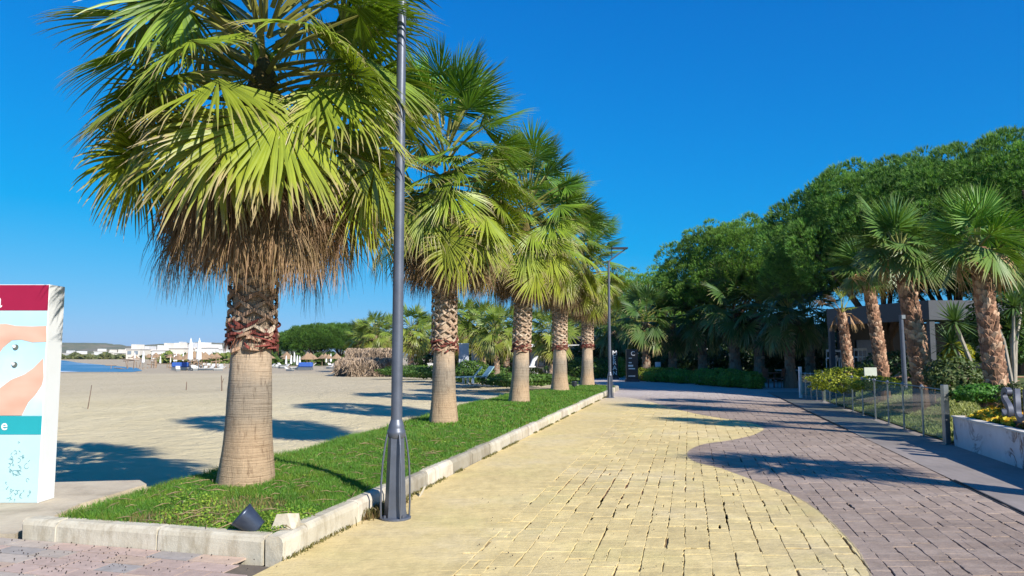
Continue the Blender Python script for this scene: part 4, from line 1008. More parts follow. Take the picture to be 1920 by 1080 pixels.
# yuccas
def yucca(seed,loc,H,lean,heads,label):
    rng=np.random.default_rng(seed); t=empty('yucca_plant',loc); tag(t,label,'yucca')
    b=MB(); l=MB()
    for (dx_,dy_,h) in heads:
        top=np.array([lean*h+dx_,dy_,h]); b.tube([(0,0,-.1),(lean*h*.4+dx_*.3,dy_*.3,h*.5),tuple(top)],[.05,.04,.035],7,col=(.34,.30,.25))
        n=90; az=np.arange(n)*2.39996; el=np.linspace(1.4,-.55,n)+rng.normal(0,.08,n); L=rng.uniform(.42,.6,n)
        d=np.stack([np.cos(az)*np.cos(el),np.sin(az)*np.cos(el),np.sin(el)],1); s=nrm(np.cross(d,[0,0,1.0])); w=.022
        P=[top+d*L[:,None]*f+np.array([0,0,-.06])*f*f for f in(0,.4,.75,1)]; ww=[w*.7,w,w*.7,.002]
        V=np.stack([x for p_,w_ in zip(P,ww) for x in(p_-s*w_,p_+s*w_)],1).reshape(-1,3); k=np.arange(n)*8
        q=np.concatenate([np.stack([k+2*j,k+2*j+1,k+2*j+3,k+2*j+2],1) for j in range(3)])
        c=np.array([.06,.13,.04])+(np.array([.14,.22,.08])-np.array([.06,.13,.04]))*rng.random((n,1)); l.add(V,q,col=np.repeat(c,8,0))
    b.build('stem',M_BARK,t); l.build('rosette',M_DARKLEAF,t); return t
yucca(1,at(1838,742,15.5),1.55,-.30,[(0,0,1.50),(-.05,.3,1.05)],'yucca with a slanting pale stem and a spiky head left of the large rough trunk')
yucca(2,at(1902,735,17),1.8,0,[(.1,0,1.9),(-.45,.2,2.25),(.5,.3,2.1),(.2,.3,1.4)],'tall many-headed yucca behind the large rough trunk at the right')

# dark metal letters
def text_mesh(txt,size,ext,name,mat,parent=None,loc=(0,0,0),rot=(0,0,0),align='LEFT',bev=0,sx=1.0):
    cu=bpy.data.curves.new('t','FONT'); cu.body=txt; cu.size=size; cu.extrude=ext; cu.bevel_depth=bev; cu.offset=size*.012; cu.align_x=align
    o=bpy.data.objects.new('t',cu); COL.objects.link(o); dg=bpy.context.evaluated_depsgraph_get(); dg.update()
    me=bpy.data.meshes.new_from_object(o.evaluated_get(dg)); bpy.data.objects.remove(o); bpy.data.curves.remove(cu)
    me.materials.clear(); me.materials.append(mat); r=bpy.data.objects.new(name,me); COL.objects.link(r); r.location=loc; r.rotation_euler=rot; r.scale=(sx,1,1)
    if parent: r.parent=parent
    return r
ls=empty('letter_sign',pv(4.97,12.15,.60)); tag(ls,'big dark grey metal letters standing in the marble planter','sign')
M_SIGN=simple('brushed_dark_letters',(.11,.12,.155),.45,.3,.25,7,.05)
for k,ch in enumerate('SUI'):
    o=text_mesh(ch,.70,.035,'letter',M_SIGN,ls,loc=(.0+k*.0,0,0)); o.rotation_euler=(math.pi/2,0,math.radians(-103)); o.location=(k*.46*math.cos(math.radians(-103)),k*.46*math.sin(math.radians(-103)),0)
b=MB(); b.box(-.04,.04,-1.4,.1,-.14,-.0); o=b.build('base_rail',M_DARKM,ls); o.rotation_euler=(0,0,math.radians(-13))

# ------------------------------------------------------------------ pergola restaurant on the right
M_FASCIA=simple('grey_fascia',(.05,.056,.068),.6,.1,.1,2,.03)
pg=empty('pergola_building',(14,28,0)); tag(pg,'dark open-fronted restaurant pavilion with a flat grey roof behind the right palms','pavilion')
def rp(L): return [(x-14,y-28) for x,y in L]
PA,PB,PC,PD=(11.95,28.8),(13.2,24.0),(26,24.6),(15.6,36.5)
b=MB(); b.prism(rp([PB,PC,(26,24.8),(13.35,24.2)]),2.70,3.32); b.prism(rp([PA,PB,(13.35,24.2),(12.15,28.85)]),2.703,3.323); b.prism(rp([PD,PA,(12.15,28.85),(15.75,36.4)]),2.706,3.326); b.build('fascia',M_FASCIA,pg)
b=MB(); b.prism(rp([(12.15,28.8),(13.4,24.3),(26,24.9),(26,37),(15.8,36.4)]),3.15,3.28); b.build('roof',M_DARKM,pg)
for x,y in((12.08,28.75),(12.7,26.4),(13.32,24.16),(17.3,24.5),(21.3,24.7),(15.6,36.2)):
    b=MB(); b.box(x-14-.09,x-14+.09,y-28-.09,y-28+.09,0,2.70,bev=.01); b.build('column',M_FASCIA,pg)
b=MB(); b.prism(rp([(15.7,36.3),(26,36.3),(26,36.5),(15.7,36.5)]),0,3.1); b.build('back_wall',M_BLACK,pg)
for x in (16.4,18.6,20.8,23.0):
    b=MB(); b.box(x-14,x-14+1.6,8.2,8.28,1.0,2.3); b.build('window',simple('pane_%d'%int(x*10),(.10,.13,.16),.1),pg)
M_BULB=M_WHITE
for k,(px,py,Y) in enumerate([(1562,684,34),(1573,684,34.5),(1614,682,34),(1622,681,34.5)]):
    t=empty('chair',at(px,py+6,Y)); b=MB(); b.box(-.2,.2,-.2,.2,.42,.46); b.box(-.2,.2,.18,.2,.72,.82); b.tube([(-.19,.19,.44),(-.19,.19,.8)],.015,4); b.tube([(.19,.19,.44),(.19,.19,.8)],.015,4)
    for sx,sy in((-1,-1),(1,-1),(1,1),(-1,1)): b.tube([(sx*.2,sy*.2,0),(sx*.2,sy*.2,.43)],.02,5)
    b.build('frame',M_WHITE,t); tag(t,['white chair inside the pavilion, leftmost','white chair inside the pavilion, second from the left','white chair inside the pavilion beside the thin palm, left one','white chair inside the pavilion beside the thin palm, right one'][k],'chair','white chairs inside the pavilion')
# slim grey lamp post in the bed
po_=empty('floodlight_pole',at(1697,728,17.5)); tag(po_,'slim grey pole with a small lamp head left of the leaning palm','lamp post')
b=MB(); b.tube([(0,0,0),(-.02,0,1.68)],[.055,.045],12); b.build('pole',M_METAL,po_)
b=MB(); b.box(-.04,.06,-.06,.02,1.58,1.68,bev=.01); b.build('lamp_head',M_STEEL,po_)
# small pale notice board in bed
nb=empty('notice_board',at(1633,722,21)); tag(nb,'small pale grey-green board leaning behind the glass fence','board'); b=MB(); b.obox((0,0,.28),(.17,0,0),(0,.02,.0),(0.02,.05,.2)); b.build('panel',simple('pale_board',(.35,.38,.32),.7),nb); b=MB(); b.tube([(0,.05,0),(0,.03,.3)],.02,5); b.build('leg',M_DARKM,nb)
# reed screen and rubble row behind
rs_=empty('timber_edging',at(1640,716,23.5)); tag(rs_,'rough brown timber edging and cut palm stubs along the back of the bed','edging')
b=MB(); rng=np.random.default_rng(4)
for k in range(70):
    x=rng.uniform(-.4,3.0); b.tube([(x,rng.uniform(-.2,.2)-.6*x,rng.uniform(.0,.2)),(x+rng.uniform(.1,.5),-.6*x+rng.uniform(-.2,.2),rng.uniform(.05,.3))],[.03,.02],5,col=np.array([.34,.20,.13])*rng.uniform(.6,1.4))
b.build('logs',M_BARK,rs_)
# ------------------------------------------------------------------ street lamps
def lamp(loc,label,rz=0,H=4.78,sc=1.0):
    t=empty('street_lamp',loc,rz); tag(t,label,'street lamp','street lamps beside the walk'); t.scale=(sc,)*3
    b=MB(); b.lathe([(0,-.01),(.155,-.01),(.155,.015),(.15,.02),(0,.02)],24); 
    for k in range(4):
        a=k*math.pi/2+.785; b.lathe([(0,.02),(.012,.02),(.012,.045),(0,.045)],6,c=(math.cos(a)*.125,math.sin(a)*.125,0))
    b.build('base_plate',M_METAL,t)
    b=MB(); b.lathe([(.112,.02),(.105,.1),(.078,.79)],6); b.build('hex_column',M_METAL,t)
    b=MB(); b.lathe([(.075,.78),(.088,.80),(.092,.83),(.088,.855),(.078,.865),(.08,.885),(.07,.92),(.06,.95),(.057,.96)],24); b.build('collar',M_METAL,t,smooth=True)
    for k in range(4):
        a=k*math.pi/2+.5; c,s=math.cos(a),math.sin(a); b=MB()
        b.tube([(c*r,s*r,z) for r,z in((.146,.01),(.150,.15),(.148,.35),(.135,.55),(.112,.72),(.09,.82))],.0135,8,flat=.7); b.build('brace',M_METAL,t)
    b=MB(); b.tube([(0,0,.9),(0,0,2.6),(0,0,H)],[.0565,.054,.045],20,caps=False); b.build('pole',M_METAL,t,smooth=True)
    ar=math.radians(36); b=MB(); L=.86
    b.tube([(0,0,H-.02),(.02,0,H+.06),(.08,0,H+.12),(L*math.cos(ar),0,H+.06+L*math.sin(ar))],[.045,.04,.03,.02],10); b.build('arm',M_METAL,t)
    x1=L*math.cos(ar); z1=H+.06+L*math.sin(ar)
    b=MB(); b.box(x1-.60,x1+.03,-.13,.13,z1-.035,z1+.025,bev=.012); b.tube([(x1-.60+.02,0,z1-.03),(x1-.60+.03,0,H+.09+(x1-.57)*math.tan(ar))],.016,6); b.build('lamp_head',M_DARKM,t)
    b=MB(); b.box(x1-.52,x1-.05,-.10,.10,z1-.045,z1-.036); b.build('diffuser',simple('lamp_lens_'+str(len(bpy.data.materials)),(.5,.5,.48),.3),t)
    return t
lamp(G(741,972),'near grey street lamp with a four-braced foot beside the kerb',rz=.0,H=5.32)
lamp(G(1144,746),'far grey street lamp at the end of the grass strip',rz=.0,H=5.05)

# ------------------------------------------------------------------ billboard
YB=8.2
bb=empty('billboard',(0,0,0)); A=D(70,943,YB); gx=A.x; gzb=.03; bb.location=(gx,YB,gzb)
tag(bb,'tall free-standing advertising panel with maroon top band and white sides at the left edge','billboard')
Hb=2.33; Wb=1.9; Tb=.30
b=MB(); b.box(-Wb,0,.012,Tb,0,Hb,bev=.006); 
M_BBW=simple('billboard_shell',(.66,.68,.68),.5,0,.03,3,.02,.2)
b.build('case',M_BBW,bb)
def zpix(py): return D(80,py,YB).z-gzb
def xpix(px,py=700): return D(px,py,YB).x-gx
def flat(name,x0,x1,z0,z1,d,mat):
    b=MB(); b.box(x0,x1,.012-d,.0115,z0,z1); return b.build(name,mat,bb)
def bbm(n,c,r=.6): return simple(n,c,r,0,.04,3,0,.2)
flat('maroon_band',-Wb+.01,-.006,zpix(582),Hb-.006,.004,bbm('maroon_print',(.30,.012,.05)))
# printed picture: pale blue water with skin-coloured hands
m,nt,p,out=new_mat('printed_water'); co=obj_co(nt); s=nd(nt,'ShaderNodeSeparateXYZ'); nt.links.new(co,s.inputs[0])
w=noise(nt,co,2.5,3)
nt.links.new(ramp(nt,math_(nt,'ADD',math_(nt,'MULTIPLY',math_(nt,'SUBTRACT',s.outputs[2],.9),.6),math_(nt,'MULTIPLY',w,.4)),[(.1,(.30,.58,.75)),(.35,(.62,.83,.88)),(.7,(.38,.66,.78)),(1,(.48,.72,.8))]),p.inputs['Base Color']); p.inputs['Roughness'].default_value=.3
flat('picture_panel',-Wb+.01,-.006,zpix(779),zpix(583),.003,m)
flat('teal_band',-Wb+.01,-.006,zpix(815),zpix(780),.004,bbm('teal_print',(.02,.32,.36)))
flat('pale_panel',-Wb+.01,-.006,.01,zpix(816),.003,bbm('pale_print',(.42,.60,.62)))
M_SKIN=new_mat('printed_skin'); m,nt,p,out=M_SKIN; co=obj_co(nt)
nt.links.new(ramp(nt,noise(nt,co,2,2,.5,(1,1,2)),[(.2,(.52,.29,.20)),(.5,(.62,.38,.28)),(.8,(.70,.48,.37))]),p.inputs['Base Color']); p.inputs['Roughness'].default_value=.35; M_SKIN=m
def printpoly(pts,d,mat,name):
    b=MB(); n=len(pts); V=[(xpix(px,py),.012-d,zpix(py)) for px,py in pts]+[(xpix(px,py),.0115,zpix(py)) for px,py in pts]
    tess=mathutils.geometry.tessellate_polygon([[Vector(v) for v in V[:n]]])
    b.add(V,[(i,(i+1)%n,n+(i+1)%n,n+i) for i in range(n)],[tuple(t) for t in tess]); return b.build(name,mat,bb)
printpoly([(-60,606),(-10,608),(10,607),(30,611),(60,612),(86,611),(86,641),(60,642),(40,637),(22,638),(12,646),(5,652),(-2,662),(-12,655),(-60,650)],.006,M_SKIN,'printed_hand')
printpoly([(-60,770),(-30,752),(0,727),(20,712),(45,702),(62,690),(80,672),(81,708),(78,722),(66,740),(52,755),(40,779),(-60,779)],.006,M_SKIN,'printed_arm')
for k,(px,py) in enumerate([(29,651),(27,684)]):
    b=MB(); b.lathe([(0,0),(.016,0),(.030,-.002),(.030,.004)],14,c=(0,0,0)); o=b.build('printed_jet',bbm('chrome_print%d'%k,(.12,.14,.12)),bb,loc=(xpix(px,py),.0045,zpix(py)),rot=(math.pi/2,0,0))
    b=MB(); b.lathe([(0,0),(.019,0),(.019,.002)],14); o=b.build('printed_jet_rim',M_WHITE,bb,loc=(xpix(px-3,py-3),.004,zpix(py-2)),rot=(math.pi/2,0,0))
text_mesh('a',.235,.001,'lettering',M_WHITE,bb,loc=(xpix(-14,570),.005,zpix(576)),rot=(math.pi/2,0,0))
text_mesh('e',.15,.001,'lettering',M_WHITE,bb,loc=(xpix(1,800),.005,zpix(806)),rot=(math.pi/2,0,0))
rng=np.random.default_rng(8); M_TEAL=bbm('teal_ink',(.05,.22,.24)); b=MB()
for k in range(46):
    cx=rng.uniform(-.42,-.05); cz=rng.choice([rng.uniform(.02,.16),rng.uniform(.02,.2),rng.normal(.50,.06),rng.normal(.36,.05)]); 
    if cz>.3: cx=rng.normal(-.24,.06)
    r=rng.uniform(.012,.05); a0=rng.uniform(0,6.28); sp=rng.uniform(2,4.8); P=[]
    for j in range(10):
        t=j/9; rr=r*(1-.55*t); P.append((min(-.012,cx+rr*math.cos(a0+sp*t)+.05*t*math.cos(a0)),.006,max(.015,cz+rr*math.sin(a0+sp*t)*.9)))
    b.tube(P,[.0016]*10,4)
b.build('seahorse_scrolls',M_TEAL,bb)
# ------------------------------------------------------------------ small things near the camera
# fallen ground spotlight
sp=empty('ground_spotlight',G(466,994,.17)); tag(sp,'dark blue-black cylindrical ground spotlight lying tilted behind the front kerb','spotlight')
b=MB(); b.lathe([(0,0),(.07,0),(.075,.01),(.102,.17),(.108,.19),(.098,.19),(.092,.172),(0,.165)],28); o=b.build('housing',simple('dark_blue_metal',(.05,.065,.10),.35,.5,.2,9,.08),sp,smooth=True,loc=(.08,0,.01),rot=(0.15,math.radians(-48),0))
b=MB(); b.tube([(.06,0,-.03),(.10,0,.05)],.012,6); b.build('stake',M_DARKM,sp)
# broken kerb stone
st=MB(); rng=np.random.default_rng(12); c=G(535,992,.16)
V=np.array([(-.11,-.07,0),(.09,-.09,0),(.12,.07,0),(-.08,.08,0),(-.06,-.05,.15),(.03,-.06,.16),(.10,.04,.14),(-.03,.06,.13),(.065,-.05,.12),(.11,-.02,.10)])
st.add(V,[(0,1,5,4),(2,3,7,6),(3,0,4,7),(4,5,6,7)],[(1,8,5),(1,9,8),(1,2,9),(2,6,9),(8,9,6),(5,8,6)],col=(1.02,1,.95))
o=st.build('broken_stone',M_KERB,loc=(c.x,c.y,c.z-.02)); tag(o,'broken chunk of pale stone lying on the kerb corner beside the spotlight','stone')
# splinter of stone by the kerb right of the lamp
st=MB(); st.obox((0,0,.05),(.012,0,.0),(0,.03,0),(.03,.02,.06),col=(.9,.87,.8)); o=st.build('stone_splinter',M_KERB,loc=tuple(G(792,930)+Vector((0,0,.0)))); tag(o,'thin splinter of pale stone leaning on the kerb right of the near lamp','stone')
# dark seeds scattered
b=MB(); n=260; rng=np.random.default_rng(2); 
for k in range(n):
    r=rng.random()
    if r<.7: q=G(rng.normal(150,110),rng.normal(1050,18))
    elif r<.8: q=G(rng.uniform(200,520),rng.uniform(1030,1078))
    else: q=G(rng.uniform(880,1300),rng.uniform(900,1075))
    if q.y<5.3 and q.x<-2 and False: continue
    s=rng.uniform(.003,.0065); b.lathe([(0,-s),(s*.8,-s*.4),(s,.2*s),(s*.5,s*.8),(0,s)],5,c=(q.x,q.y,.008+s))
tag(b.build('seeds',simple('dark_seed',(.06,.045,.035),.8)),'small dark seeds scattered over the pavers and walk','seeds',kind='stuff')
# second spotlight in the far grass
for k,(px,py,Y,lb) in enumerate([(1077,728,31,'small black ground spotlight in the grass between the fourth and fifth palms')]):
    t=empty('ground_spotlight',at(px,py,Y)); tag(t,lb,'spotlight'); b=MB(); b.lathe([(0,.08),(.09,.08),(.11,.26),(.10,.28),(0,.26)],14); b.build('housing',M_DARKM,t); b=MB(); b.tube([(0,0,-.05),(0,0,.1)],.02,6); b.build('stake',M_DARKM,t)

# sticks in the sand
for k,(pb,pt,w,lb) in enumerate([((164,766),(172,722),.018,'thin tilted stick standing alone in the sand near the billboard'),((349,731),(350,716),.03,'short thin stick in the sand in the middle of the beach'),((416,733),(415,704),.035,'forked dark stick in the sand just left of the nearest palm'),((856,0),(0,0),0,'')][:3]):
    q=G(pb[0],pb[1],-.4); tpt=D(pt[0],pt[1],q.y); b=MB(); m_=(tpt-q)
    b.tube([(0,0,-.1),tuple(m_*.5+Vector((.01,0,0))),tuple(m_)],[w,w*.8,w*.6],6,col=(.16,.11,.08))
    if k==2: b.tube([tuple(m_*.45),tuple(m_*.8+Vector((.12,0,0)))],[w*.7,w*.4],5,col=(.16,.11,.08))
    tag(b.build('stick',M_BARK,loc=tuple(q)),lb,'stick')

# ------------------------------------------------------------------ things behind the strip
# pale wall panels
for k,(px0,px1,py0,py1,Y,lb) in enumerate([(860,879,645,706,50,'tall pale grey wall panel left of the pair'),(884,902,652,704,52,'tall pale grey wall panel right of the pair')]):
    a=D(px0,py1,Y); c=D(px1,py0,Y); t=empty('wall_panel',(a.x,Y,a.z)); tag(t,lb,'wall panel'); b=MB(); b.box(0,c.x-a.x,0,.12,0,c.z-a.z,bev=.01); b.build('panel',simple('pale_grey_panel%d'%k,(.42,.45,.50),.5),t); b=MB(); b.box(-.02,c.x-a.x+.02,-.03,.15,c.z-a.z,c.z-a.z+.05); b.build('cap',M_WHITE,t)
def lounger(loc,rz,label,fab=(.18,.30,.33)):
    t=empty('sun_lounger',loc,rz); tag(t,label,'sun lounger'); b=MB()
    b.obox((-.3,0,.34),(.65,0,0),(0,.3,0),(0,0,.03)); b.obox((.55,0,.60),(.25,0,.30),(0,.3,0),(-.02,0,.02)); b.build('sling',simple('sling%d'%len(bpy.data.materials),fab,.6),t)
    for sx in(-.8,.3):
        for sy in(-.27,.27):
            b=MB(); b.box(sx-.06,sx+.06,sy-.03,sy+.03,0,.32); b.build('leg',M_WHITE,t)
    return t
lounger(at(876,719,41),0.1,'reclined teal sun lounger with white legs, left of the pair by the grass')
lounger(at(898,718,42),.5,'reclined teal sun lounger with white legs, right of the pair by the grass',(.22,.36,.38))
# white sculpture and box
sc_=empty('garden_sculpture',at(1006,700,50)); tag(sc_,'white curved hook-shaped sculpture on a low white plinth','sculpture')
b=MB(); b.tube([(-.35,0,.1),(-.30,0,.5),(-.18,0,.85),(.05,0,1.05),(.3,0,1.08)],[.16,.15,.12,.10,.05],10); b.build('hook',M_WHITE,sc_,smooth=True)
b=MB(); b.box(-.7,.6,-.5,.5,-.35,-.1,bev=.03); b.box(-.5,.4,-.35,.35,-.1,.08,bev=.03); b.build('plinth',M_WHITE,sc_)
bx=MB(); bx.box(-.4,.4,-.3,.3,0,.62,bev=.03); bx.box(-.45,.45,-.35,.35,.6,.68,bev=.01); o=bx.build('planter_box',M_WHITE,loc=at(991,706,50)); tag(o,'white box planter left of the white sculpture','planter')
bx=MB(); bx.box(-.25,.25,-.2,.2,0,.75,bev=.02); bx.box(-.3,.3,-.25,.25,.75,.8,bev=.01); o=bx.build('white_cabinet',M_WHITE,loc=at(807,697,72)); tag(o,'small white cabinet behind the junipers','cabinet')

# cafe buildings: dark ones added as backing for the shaded gaps under trees
def building(name,x0,x1,Y,z0,h,dep,label,mat,glass,nwin,roofm,cat='building',winh=(.35,.85),over=.4,white=None):
    t=empty(name,(x0,Y,z0)); tag(t,label,cat); w=x1-x0
    b=MB(); b.box(0,w,0,dep,0,h); b.build('wall',mat,t)
    b=MB(); b.box(-over,w+over,-over*1.5,dep+over,h,h+.22); b.build('roof',roofm,t)
    for k in range(nwin):
        ww=w/nwin; b=MB(); a=k*ww+ww*.1; c=(k+1)*ww-ww*.1
        b.box(a,c,-.06,-.003,h*winh[0],h*winh[1]); fr_=b.build('window',white or M_DARKM,t)
        b=MB(); b.box(a+.08,c-.08,-.075,-.061,h*winh[0]+.08,h*winh[1]-.08); b.build('pane',glass,fr_)
    return t
M_DKGLASS=simple('dark_glass',(.03,.04,.05),.12,0,.3,2,0); M_DKWALL=simple('dark_wall',(.05,.045,.045),.8,0,.2,2,.1)
building('restaurant',4.5,22,64,-.1,3.0,8,'long dark glazed restaurant added as shade backing behind the central palms',M_DKWALL,M_DKGLASS,9,M_DKWALL,white=M_WHITE)
building('restaurant',-6.5,3.6,80,-.1,3.0,8,'dark low restaurant added as shade backing behind the sunlit palms left of centre',M_DKWALL,M_DKGLASS,5,M_DKWALL)
building('kiosk',D(993,648,60).x,D(1024,648,60).x,60,-.1,2.3,3,'kiosk with a white roof edge behind the third and fourth strip palms',M_DKWALL,M_DKGLASS,2,M_WHITE,'kiosk',over=.15)
building('pavilion',20,34,50,-.1,3.2,8,'dark pavilion wall added as shade backing behind the hedge and palms on the right',M_DKWALL,M_DKGLASS,5,M_DKWALL)
# hedge clumps added as dark backing where shade fills the gaps under the trees
for k,(px,Y,rx,rz,lb) in enumerate([(1120,60,4,1.3,'added dark backing hedge behind the far lamp post'),(1230,58,4.5,1.3,'added dark backing hedge behind the left part of the clipped row'),(1330,56,4.5,1.3,'added dark backing hedge behind the middle of the clipped row'),(1440,52,4.5,1.4,'added dark backing hedge behind the right part of the clipped row'),(1530,46,3.5,1.6,'added dark backing hedge beside the pavilion corner'),(860,76,5,1.2,'added dark backing hedge behind the pale wall panels'),(960,74,5,1.3,'added dark backing hedge behind the third strip palm')]):
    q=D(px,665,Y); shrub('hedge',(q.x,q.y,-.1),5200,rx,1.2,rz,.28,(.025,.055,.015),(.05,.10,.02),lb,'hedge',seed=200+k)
# pine trunks seen under the canopy
rng=np.random.default_rng(6)
# black sign boards
def board(px0,px1,py0,py1,Y,label,letters):
    a=D(px0,py1,Y); c=D(px1,py0,Y); t=empty('sign_board',(a.x,Y,a.z)); tag(t,label,'sign board','black sign boards'); w=c.x-a.x; h=c.z-a.z
    b=MB(); b.box(0,w,0,.25,0,h,bev=.015); b.build('board',M_BLACK,t)
    b=MB(); b.box(-.05,w+.05,-.05,.3,-.08,.04); b.build('foot',M_DARKM,t)
    for kind,x,z,s in letters:
        if kind=='bar':
            b=MB(); b.box(x*w,x*w+s[0]*w,-.012,-.001,z*h,z*h+s[1]); b.build('stripe',M_WHITE,t)
        else: text_mesh(kind,s,.006,'letter',M_WHITE,t,loc=(x*w,-.008,z*h),rot=(math.pi/2,0,0))
    return t
board(1144,1158,657,708,41,'black board with white letters one above the other behind the far lamp post',[('M',.30,.83,.34),('E',.33,.66,.34),('R',.33,.47,.34),('A',.33,.28,.34),('N',.33,.10,.30)])
board(1175,1196,655,713,38,'wide black totem board with white marks and a round letter at the top',[('C',.38,.80,.30),('bar',.2,.70,(.28,.04)),('bar',.2,.55,(.25,.06)),('bar',.15,.44,(.42,.09)),('bar',.18,.355,(.55,.06)),('bar',.15,.12,(.58,.05))])

def chair(loc,rz,mat,label,group):
    t=empty('chair',loc,rz); tag(t,label,'chair',group)
    b=MB(); b.box(-.22,.22,-.22,.22,.43,.47); b.build('seat',mat,t); b=MB(); b.obox((0,.22,.72),(.2,0,0),(0,.012,0),(0,.03,.2)); b.build('backrest',mat,t)
    for sx,sy in((-1,-1),(1,-1),(1,1),(-1,1)): b=MB(); b.tube([(sx*.2,sy*.2,0),(sx*.19,sy*.19,.44)],.018,5); b.build('leg',mat,t)
M_WOOD=simple('dark_red_wood',(.20,.09,.06),.5,0,.25,8,.1)
chair(at(1441,727,37),.4,M_WOOD,'reddish wooden chair left of the two beside the last clipped shrub','wooden chairs')
chair(at(1462,727,37),-2.4,M_WOOD,'reddish wooden chair right of the two beside the last clipped shrub','wooden chairs')
tb=empty('cafe_table',at(1452,727,37.4)); tag(tb,'small dark table between the reddish wooden chairs','table'); b=MB(); b.box(-.35,.35,-.3,.3,.70,.74); b.build('tabletop',M_WOOD,tb); b=MB(); b.tube([(0,0,0),(0,0,.7)],.03,6); b.build('leg',M_DARKM,tb)
tb=empty('cafe_table',at(1478,718,44)); tag(tb,'white table standing in the shade left of the pavilion','table'); b=MB(); b.box(-.6,.6,-.4,.4,.70,.76); b.build('tabletop',M_WHITE,tb); b=MB(); b.tube([(0,0,0),(0,0,.7)],.04,6); b.build('leg',M_WHITE,tb)
for k,(px,py,Y) in enumerate([(1235,706,55),(1270,705,57),(1338,706,52),(1352,706,53),(1362,704,54),(1376,706,52),(1110,703,58),(1092,702,60)]):
    chair(at(px,py-3,Y),k*1.1,M_WHITE,['white garden chair behind the second clipped shrub','white garden chair behind the third clipped shrub','white garden chair behind the gap, leftmost of four','white garden chair behind the gap, second of four','white garden chair behind the gap, third of four','white garden chair behind the gap, fourth of four','white garden chair left of the far lamp post','white garden chair right behind the fifth strip palm'][k],'white garden chairs in the shade')

# ------------------------------------------------------------------ beach furniture far away
rng=np.random.default_rng(15)
M_TOWEL=simple('faded_canvas',(.50,.49,.46),.8)
def thatch(kind):
    t=empty('thatched_umbrella'); tag(t,'u','beach umbrella')
    b=MB(); b.tube([(0,0,-.2),(0,0,2.3)],.06,6,col=(.35,.26,.18)); b.build('pole',M_BARK,t)
    b=MB(); b.lathe([(1.25,1.85),(1.3,1.80),(.7,2.25),(.15,2.75),(0,2.9)],12,col=(.30,.20,.12),noise=lambda z,th:1+.06*np.sin(th*9)); b.build('canopy',M_THATCH,t); return t
def closedp():
    t=empty('closed_parasol'); tag(t,'u','parasol'); b=MB(); b.tube([(0,0,-.2),(0,0,3.2)],.03,5); b.build('pole',M_STEEL,t)
    b=MB(); b.lathe([(.1,1.0),(.26,1.15),(.24,1.7),(.14,2.8),(.03,3.25),(0,3.3)],8); b.build('canopy',M_WHITE,t); return t
def deck():
    t=empty('sunbed'); tag(t,'u','sunbed'); b=MB(); b.box(-.9,.5,-.3,.3,.28,.36); b.obox((.75,0,.5),(.25,0,.2),(0,.3,0),(-.02,0,.03)); b.build('mattress',M_TOWEL,t); b=MB(); b.box(-.85,.5,-.28,.28,0,.27); b.build('frame',M_STEEL,t); return t
T_,C_,B_=thatch(0),closedp(),deck(); first={}
def putb(src,px,Y,z,rz,sc,label,group,zoff=0):
    q=D(px,665,Y); loc=(q.x,q.y,z)
    if src.name not in first: first[src.name]=1; src.location=loc; src.rotation_euler=(0,0,rz); src.scale=(sc,)*3; src['label']=label; src['group']=group; return
    copy_tree(src,loc,rz,sc,label,group)
gl1='thatched beach umbrella in the long row on the distant beach'; gl2='closed white parasol in the row on the distant beach'; gl3='pale sunbed in the row on the distant beach'
for k in range(44):
    px=rng.uniform(330,418) if k<20 else (rng.uniform(500,632) if k<34 else rng.uniform(235,335)); Y=rng.uniform(100,150) if k<34 else rng.uniform(150,230)
    putb(T_,px,Y,-.4,rng.uniform(0,6),rng.uniform(.65,.9),gl1,'thatched umbrellas on the distant beach')
putb(C_,357,96,-.4,0,1.25,'tallest closed white parasol, left of the near pair on the beach','closed parasols on the beach'); putb(C_,373,96,-.4,1,1.25,'closed white parasol, right of the near pair on the beach','closed parasols on the beach')
for k in range(24):
    px=rng.choice([rng.uniform(300,420),rng.uniform(505,632),rng.uniform(210,330)]); putb(C_,px,rng.uniform(100,160),-.4,k,rng.uniform(.5,.8),gl2,'closed parasols on the beach')
for k in range(40):
    px=rng.choice([rng.uniform(330,420),rng.uniform(500,635)]); putb(B_,px,rng.uniform(92,130),-.4,rng.uniform(0,3),rng.uniform(.7,.95),gl3,'sunbeds on the distant beach')
M_BLUE=simple('blue_canvas',(.03,.10,.38),.6)
for k,(px,w_) in enumerate([(338,1.9),(573,1.7)]):
    t=empty('covered_sunbeds',at(px,692,98)); tag(t,['stack of sunbeds under a bright blue cover left of the nearest palm trunk','stack of sunbeds under a dark blue cover right of the nearest palm trunk'][k],'sunbeds'); b=MB(); b.box(-w_/2,w_/2,-.5,.5,.25,.85,bev=.1); b.build('cover',M_BLUE,t); b=MB(); b.box(-w_/2,w_/2,-.45,.45,-.1,.24); b.build('frames',M_STEEL,t)
# driftwood / wooden posts at the water's edge
b=MB()
t=empty('wooden_frames',at(262,697,105)); tag(t,'jumble of bare wooden umbrella frames and poles by the water','wooden frames')
for k in range(46):
    b=MB(); x=rng.uniform(-6,11); y=rng.uniform(0,14); h=rng.uniform(.4,2.2); b.tube([(0,0,-.4),(rng.normal(0,.2),0,h)],.055,4,col=np.array([.30,.20,.13])*rng.uniform(.6,1.3))
    if rng.random()<.5: b.tube([(-.8,0,h),(.8,0,h+rng.normal(0,.2))],.06,4,col=np.array([.32,.22,.15])*rng.uniform(.6,1.3))
    b.build('pole',M_BARK,t,loc=(x,y,0))

